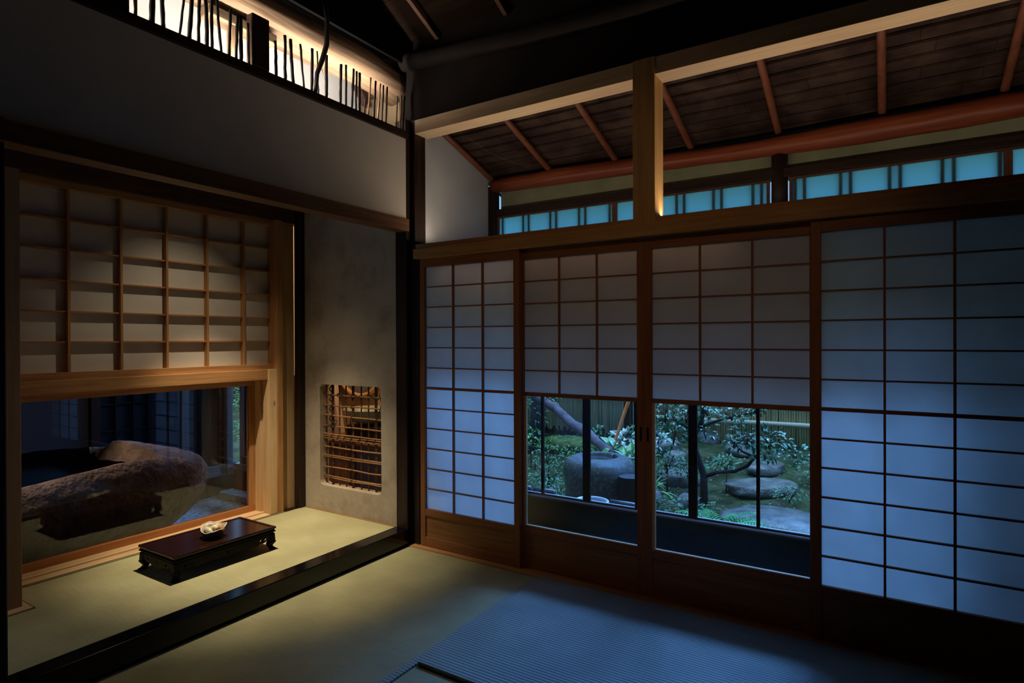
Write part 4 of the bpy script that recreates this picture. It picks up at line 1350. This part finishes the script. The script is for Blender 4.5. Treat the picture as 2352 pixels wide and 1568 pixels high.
kb_[1].parent = kb_[0]
o = MB().tube([(0.792, 1.6, -.33), (0.792, 1.6, 0.195)], [.085, .085], 28).build('stump_post', plain('black_stump', (0.003, 0.003, 0.004), .6, spec=.2), bevel=.004)
tag(o, 'black cylindrical stump right of the stone basin', 'stump')
m = MB()
m.lathe((0.70, 1.10, 0.095), [(.115, -.08), (.125, .0), (.125, .014), (.112, .018), (.103, .010), (.098, -.04)], 40)
o = m.build('ceramic_ring', plain('pale_glazed_rim', (0.34, 0.36, 0.42), .3), smooth=True)
tag(o, 'pale round rim of a pot just behind the sill in front of the basin', 'pot')
o = MB().lathe((0.70, 1.10, -.34), [(0, 0), (.10, .0), (.118, .36), (.10, .37), (.0, .37)], 30).build('planter_pot', plain('dark_pot', (0.03, 0.03, 0.04), .5), smooth=True)
o.parent = None
tag(o, 'dark pot under the pale rim behind the sill', 'pot')
for i in range(5):
    x = 0.18 + i * .2
    if abs(x - .70) < .13:
        continue
    m = MB()
    m.tube([(x - .085, .99, .158 - .002 * i), (x + .085, .99, .158 - .002 * i)], .022, 10)
    o = m.build('edging_tile', plain('tile_grey', (0.03, 0.033, 0.04), .35), smooth=True)
    tag(o, 'dark curved edging tile just outside the sill, %s' % ['at the left end', 'second from the left', 'third', 'right of the pot rim', 'at the right end by the stump'][i], 'tile', 'edging tiles outside the sill')
o = MB().box(0.09, 1.15, .95, 1.03, -.34, .137).build('edging_wall', wet, bevel=.01)
tag(o, 'low stone edging carrying the dark tiles', 'kerb')

bark = mottled('dark_bark', [(0.025, 0.02, 0.022), (0.06, 0.05, 0.055)], 14, .8, .9, .01)
barkp = mottled('purple_bark', [(0.05, 0.04, 0.06), (0.13, 0.10, 0.13)], 14, .7, .9, .01)
o = MB().tube([(-1.10, 3.0, .95), (-0.93, 3.0, .72), (-0.78, 2.95, .60), (-0.52, 2.85, .52), (-0.25, 2.7, .385), (-0.05, 2.6, .335), (0.13, 2.5, .255), (0.30, 2.35, .215), (0.50, 2.2, .14)], [.055, .055, .05, .045, .048, .055, .045, .040, .032], 14, wob=.3).build('leaning_tree', barkp, smooth=True)
tag(o, 'purplish leaning tree trunk slanting down behind the stone basin', 'trunk')
o = MB().tube([(0.48, 2.6, 1.0), (0.425, 2.6, .78), (0.40, 2.6, .67), (0.34, 2.6, .50), (0.27, 2.6, .30), (0.215, 2.6, .06)], [.019, .018, .017, .015, .014, .012], 10, wob=.2).build('orange_pole', mottled('orange_bark', [(0.85, 0.20, 0.05), (1.0, 0.36, 0.12)], 20, .5), smooth=True)
tag(o, 'thin orange-brown leaning stem behind the basin', 'stem')
dark_tree_trunk = MB().tube([(-0.95, 3.25, 1.6), (-0.93, 3.25, .9), (-0.94, 3.22, .4), (-0.98, 3.2, -.1)], [.07, .075, .085, .10], 14, wob=.3).build('trunk', bark, smooth=True)
o = MB().tube([(-1.0, 3.15, .66), (-1.12, 3.15, .48), (-1.22, 3.15, .28)], [.022, .02, .02], 8).build('prop_stick', plain('slate_stick', (0.06, 0.08, 0.12), .6), smooth=True)
tag(o, 'bluish prop stick leaning at the left trunk', 'stick')


def leafmat(name, c1, c2, rough=.32, spec=.6):
    m, t, b = newmat(name)
    co = t.nodes.new('ShaderNodeTexCoord')
    n = t.nodes.new('ShaderNodeTexNoise')
    n.inputs['Scale'].default_value = 14
    t.links.new(co.outputs['Object'], n.inputs['Vector'])
    r = ramp(t, n.outputs[0], [(.35, c1), (.65, c2)])
    t.links.new(r.outputs[0], b.inputs['Base Color'])
    b.inputs['Roughness'].default_value = rough
    b.inputs['Specular IOR Level'].default_value = spec
    return m


L_cam = leafmat('camellia_leaf', (0.012, 0.085, 0.042), (0.035, 0.17, 0.08), .3)
L_fern = leafmat('fern_leaf', (0.02, 0.20, 0.06), (0.05, 0.34, 0.10), .5, .4)
L_shrub = leafmat('shrub_leaf', (0.012, 0.075, 0.035), (0.03, 0.20, 0.09), .4)
L_bright = leafmat('bright_leaf', (0.04, 0.20, 0.04), (0.10, 0.34, 0.06), .4)
L_pale = leafmat('variegated_leaf', (0.14, 0.26, 0.22), (0.48, 0.58, 0.56), .35)
L_broad = leafmat('broad_leaf', (0.03, 0.16, 0.04), (0.06, 0.26, 0.06), .3)


def leaf(m, p, d, up, L, w, droop=.25):
    """a folded pointed leaf: midrib of four points, blade both sides"""
    d = d.normalized()
    s = d.cross(up)
    if s.length < .05:
        s = d.cross(Vector((1, 0.3, 0)))
    s.normalize()
    n = s.cross(d)
    b = len(m.v)
    mid = [p, p + d * L * .3 + n * L * .03, p + d * L * .65 - n * L * droop * .3, p + d * L - n * L * droop]
    m.v += [tuple(q) for q in mid]
    m.v += [tuple(mid[1] + s * w + n * w * .35), tuple(mid[2] + s * w * .85 + n * w * .3), tuple(mid[1] - s * w + n * w * .35), tuple(mid[2] - s * w * .85 + n * w * .3)]
    m.f += [(b, b + 1, b + 4), (b + 1, b + 2, b + 5, b + 4), (b + 2, b + 3, b + 5), (b, b + 6, b + 1), (b + 1, b + 6, b + 7, b + 2), (b + 2, b + 7, b + 3)]


def rnd():
    while True:
        v = Vector((random.uniform(-1, 1), random.uniform(-1, 1), random.uniform(-1, 1)))
        if .05 < v.length < 1:
            return v


def clump(m, c, rad, n, L, w, sm=None, twigs=6):
    c = Vector(c)
    rad = Vector(rad)
    for i in range(n):
        v = rnd()
        p = c + Vector((v.x * rad.x, v.y * rad.y, v.z * rad.z))
        d = Vector((v.x, v.y, v.z * .6 + random.uniform(-.2, .35))) + rnd() * .5
        leaf(m, p, d, Vector((random.uniform(-.5, .5), random.uniform(-.6, .2), 1)), L * random.uniform(.65, 1.15), w * random.uniform(.7, 1.1))
    if sm:
        for i in range(twigs):
            v = rnd()
            sm.tube([tuple(c - Vector((0, 0, rad.z * .9))), tuple(c + Vector((v.x * rad.x * .4, v.y * rad.y * .4, 0))), tuple(c + Vector((v.x * rad.x * .8, v.y * rad.y * .8, abs(v.z) * rad.z * .8)))], [.004, .003, .0015], 5)


def plant(name, label, clumps, L, w, mat, cat='plant', twigs=5, extra=None, group=None):
    base = clumps[0][0]
    root = empty(name, (base[0], base[1], gz(base[0], base[1])), label, cat, group)
    m, sm = MB(), MB()
    sts = []
    for c, rad, n in clumps:
        if extra is None:
            sm = MB()
            sts.append(sm)
        clump(m, c, rad, n, L, w, sm, twigs)
        g0 = gz(c[0], c[1])
        if c[2] - rad[2] > g0 and extra is None:
            sm.tube([(c[0], c[1], g0 - .02), (c[0] + .01, c[1], c[2] - rad[2] * .3)], [.006, .004], 6)
    if extra:
        extra(sm)
        sts.append(sm)
    ks = [m.build('foliage', mat, recalc=False)] + [q.build('stem', bark, smooth=True) for q in sts]
    adopt(root, ks)
    return root


def cam_stems(sm):
    g0 = gz(1.08, 2.6)
    sm.tube([(1.10, 2.6, g0 - .03), (1.10, 2.6, 0.05), (1.02, 2.6, .28), (0.99, 2.6, .38), (1.06, 2.6, .46), (1.10, 2.6, .62), (1.05, 2.6, .9)], [.038, .032, .028, .025, .022, .02, .014], 10, wob=.2)
    sm.tube([(1.10, 2.6, 0.03), (1.22, 2.6, .085), (1.36, 2.6, .11), (1.47, 2.58, .17), (1.53, 2.58, .25), (1.50, 2.58, .42)], [.02, .017, .016, .016, .014, .008], 8, wob=.2)
    sm.tube([(1.53, 2.58, .25), (1.42, 2.6, .29), (1.33, 2.62, .38)], [.012, .01, .006], 7)
    sm.tube([(1.06, 2.6, .46), (1.2, 2.58, .53), (1.42, 2.55, .60), (1.6, 2.5, .66)], [.014, .011, .009, .005], 7)
    sm.tube([(1.02, 2.6, .42), (.9, 2.55, .50), (.78, 2.5, .62)], [.014, .010, .006], 7)


plant('camellia_shrub', 'glossy-leaved camellia with a curved dark trunk in the middle of the right glass', [
    ((.78, 2.5, .60), (.17, .15, .14), 110), ((.86, 2.5, .42), (.15, .14, .13), 85), ((.96, 2.55, .62), (.13, .15, .13), 60),
    ((1.16, 2.5, .66), (.16, .15, .09), 70), ((1.36, 2.5, .62), (.15, .12, .07), 60), ((1.55, 2.5, .70), (.10, .1, .08), 40),
    ((1.12, 2.6, .43), (.11, .13, .08), 45), ((1.48, 2.5, .42), (.14, .13, .10), 60), ((1.66, 2.5, .43), (.16, .14, .10), 75),
    ((1.85, 2.5, .33), (.14, .13, .07), 60), ((1.62, 2.5, .30), (.12, .1, .06), 40), ((1.36, 2.6, .36), (.1, .1, .06), 25), ((1.2, 2.6, .95), (.5, .25, .18), 160)],
    .052, .0145, L_cam, 'shrub', 4, cam_stems)
plant('leafy_shrub', 'low fine-leaved green shrub at the lower left of the left glass', [((-.30, 2.3, -.06), (.20, .2, .17), 260), ((-.05, 1.95, -.16), (.19, .18, .16), 260), ((-.42, 2.5, .08), (.15, .15, .12), 120), ((.10, 1.75, -.16), (.12, .1, .13), 120)], .034, .009, L_shrub, 'shrub')
plant('bright_seedling', 'bright green young leaves at the left edge of the left glass', [((-.80, 2.8, .22), (.14, .1, .06), 46), ((-.72, 2.75, .10), (.12, .1, .08), 30)], .05, .015, L_bright)
ft = plant('evergreen_tree', 'dark upright tree with leafy growth around its trunk at the left of the glass', [((-.92, 3.1, .38), (.12, .12, .2), 70), ((-.75, 3.0, .60), (.2, .1, .09), 60)], .06, .01, L_shrub, 'tree')
adopt(ft, [dark_tree_trunk])
plant('dark_bush', 'dark glossy bush in front of the brushwood fence', [((-.34, 3.6, .12), (.26, .2, .11), 170), ((.06, 3.7, .16), (.16, .15, .09), 90)], .06, .014, L_cam, 'bush')
plant('white_edged_plant', 'plant with white-edged leaves left of the middle post', [((.22, 2.95, .22), (.13, .12, .10), 75), ((.42, 2.7, .10), (.10, .1, .09), 45)], .075, .019, L_pale)
plant('pale_leaved_plant', 'pale-leaved plant just right of the door stiles', [((.60, 2.85, .28), (.11, .1, .05), 34), ((.5, 2.9, .18), (.09, .1, .06), 25)], .075, .019, L_pale)
plant('broad_leaved_plant', 'plant with broad bright leaves right of the stone basin', [((.62, 2.05, .20), (.12, .1, .09), 22), ((.40, 2.25, .27), (.07, .06, .04), 7), ((.70, 1.95, .10), (.08, .08, .09), 14)], .13, .035, L_broad)
plant('moss_leaves', 'small bright leaves growing over the moss mound', [((-.60, 3.15, .09), (.32, .25, .05), 420), ((-.3, 3.0, .03), (.25, .2, .05), 220)], .026, .008, L_bright)
plant('understory_plant', 'dark leafy plants beside the path at the far right', [((2.25, 3.2, .12), (.3, .25, .16), 170), ((1.95, 3.4, .06), (.2, .2, .08), 90)], .06, .014, L_shrub)
plant('leafy_bush', 'leafy green bush behind the left part of the right glass', [((.72, 2.75, .10), (.16, .12, .12), 150), ((.9, 2.9, .02), (.16, .14, .1), 130), ((1.2, 3.0, .08), (.14, .12, .07), 80)], .045, .012, L_shrub, 'bush')
plant('path_plant', 'low dark plants between the stepping stones', [((1.12, 3.4, .02), (.12, .14, .06), 80), ((1.75, 2.9, -.1), (.14, .10, .06), 90), ((2.0, 3.6, .06), (.2, .14, .07), 90)], .04, .010, L_shrub)
plant('creeping_plant', 'low creeping leaves at the foot of the camellia', [((.75, 2.2, -.16), (.25, .25, .07), 120), ((1.12, 2.25, -.17), (.18, .2, .07), 80), ((.75, 1.6, -.20), (.2, .2, .08), 60)], .05, .012, L_shrub)
plant('trailing_plant', 'grassy leaves beside the black stump right of the middle post', [((.66, 2.35, .02), (.12, .1, .1), 26), ((.78, 2.1, -.03), (.12, .1, .08), 26)], .14, .007, L_bright)


def fern(name, label, c, n, L, mat, seed):
    random.seed(seed)
    root = empty(name, (c[0], c[1], gz(c[0], c[1])), label, 'fern', 'ferns behind the right glass')
    m, sm = MB(), MB()
    z0 = gz(c[0], c[1])
    for i in range(n):
        a = 2 * math.pi * i / n + random.uniform(-.3, .3)
        ll = L * random.uniform(.7, 1.1)
        pts = []
        for k in range(9):
            t = k / 8
            pts.append(Vector((c[0] + math.cos(a) * ll * t * .8, c[1] + math.sin(a) * ll * t * .8, z0 + ll * (.95 * t - .62 * t * t) + .02)))
        sm.tube([tuple(p) for p in pts], .002, 4)
        for k in range(1, 9):
            for sgn in (-1, 1):
                for q in (0, .5):
                    tpt = pts[k - 1].lerp(pts[k], q)
                    d = (pts[k] - pts[k - 1]).normalized()
                    s = d.cross(Vector((0, 0, 1))).normalized() * sgn
                    leaf(m, tpt, s + d * .5, Vector((0, 0, 1)), ll * .26 * (1 - abs(k / 8 - .35)), .006 + .003 * (1 - k / 9), .15)
    adopt(root, [m.build('fronds', mat, recalc=False), sm.build('stems', L_fern, smooth=True)])


fern('fern', 'tall green fern below the camellia branch in the right glass', (1.40, 1.95), 16, .42, L_fern, 3)
fern('fern', 'low fern at the sill left of the tall fern', (1.24, 1.60), 14, .30, L_fern, 5)
fern('fern', 'fern tuft right of the tall fern by the glazing bar', (1.60, 1.85), 12, .30, L_fern, 7)
fern('fern', 'small fern seedling at the lower left of the right glass', (0.98, 1.45), 10, .22, L_bright, 9)
fern('fern', 'little grassy fern at the sill before the broad stepping stone', (1.85, 1.62), 9, .15, L_fern, 12)
random.seed(77)
# pebbles near path
m = MB()
for i in range(380):
    x, y = random.uniform(.2, 2.6), random.uniform(1.2, 4.2)
    z = gz(x, y)
    s = random.uniform(.008, .022)
    b = len(m.v)
    for (a, c_, d) in ((-1, -.7, 0), (1, -.6, 0), (.8, .9, 0), (-.8, .8, 0), (-.3, -.2, .9), (.4, .3, .8)):
        m.v.append((x + a * s * random.uniform(.8, 1.2), y + c_ * s, z + d * s))
    m.f += [(b, b + 1, b + 4), (b + 1, b + 5, b + 4), (b + 1, b + 2, b + 5), (b + 2, b + 3, b + 5), (b + 3, b + 4, b + 5), (b + 3, b, b + 4)]
o = m.build('gravel_scatter', wet, recalc=False)
tag(o, 'wet pebbles and litter scattered over the garden soil', 'pebbles', kind='stuff')
m = MB()
for i in range(5200):
    x, y = random.uniform(-2.2, 2.8), random.uniform(1.15, 3.9)
    if noise.noise(Vector((x * 1.7, y * 1.7, 3))) < -.05 or (x - .46) ** 2 + (y - 1.78) ** 2 < .12:
        continue
    if x > 1.15 and random.random() < .6:
        continue
    d = rnd()
    d.z = abs(d.z) * .8
    leaf(m, Vector((x, y, gz(x, y) + random.uniform(.0, .03))), d, Vector((0, 0, 1)), random.uniform(.018, .038), .007, .2)
o = m.build('ground_cover', L_shrub, recalc=False)
tag(o, 'scattered low green ground cover on the dark garden soil', 'ground cover', kind='stuff')
# foliage seen from the stone room window
tr = empty('garden_tree', (-4.15, 1.8, gz(-4.15, 1.8)), 'green tree outside the narrow window of the stone room', 'tree')
m, sm = MB(), MB()
for c in ((-4.15, 1.7, .85), (-4.1, 1.75, .45), (-4.2, 1.8, .12), (-4.0, 1.9, 1.2), (-4.4, 2.0, .65), (-4.05, 1.65, .6)):
    clump(m, c, (.34, .25, .22), 260, .05, .014, sm, 4)
sm.tube([(-4.2, 1.9, -.35), (-4.15, 1.9, .4), (-4.2, 1.85, 1.2)], [.05, .04, .03], 10)
adopt(tr, [m.build('foliage', L_bright, recalc=False), sm.build('trunk', bark, smooth=True)])
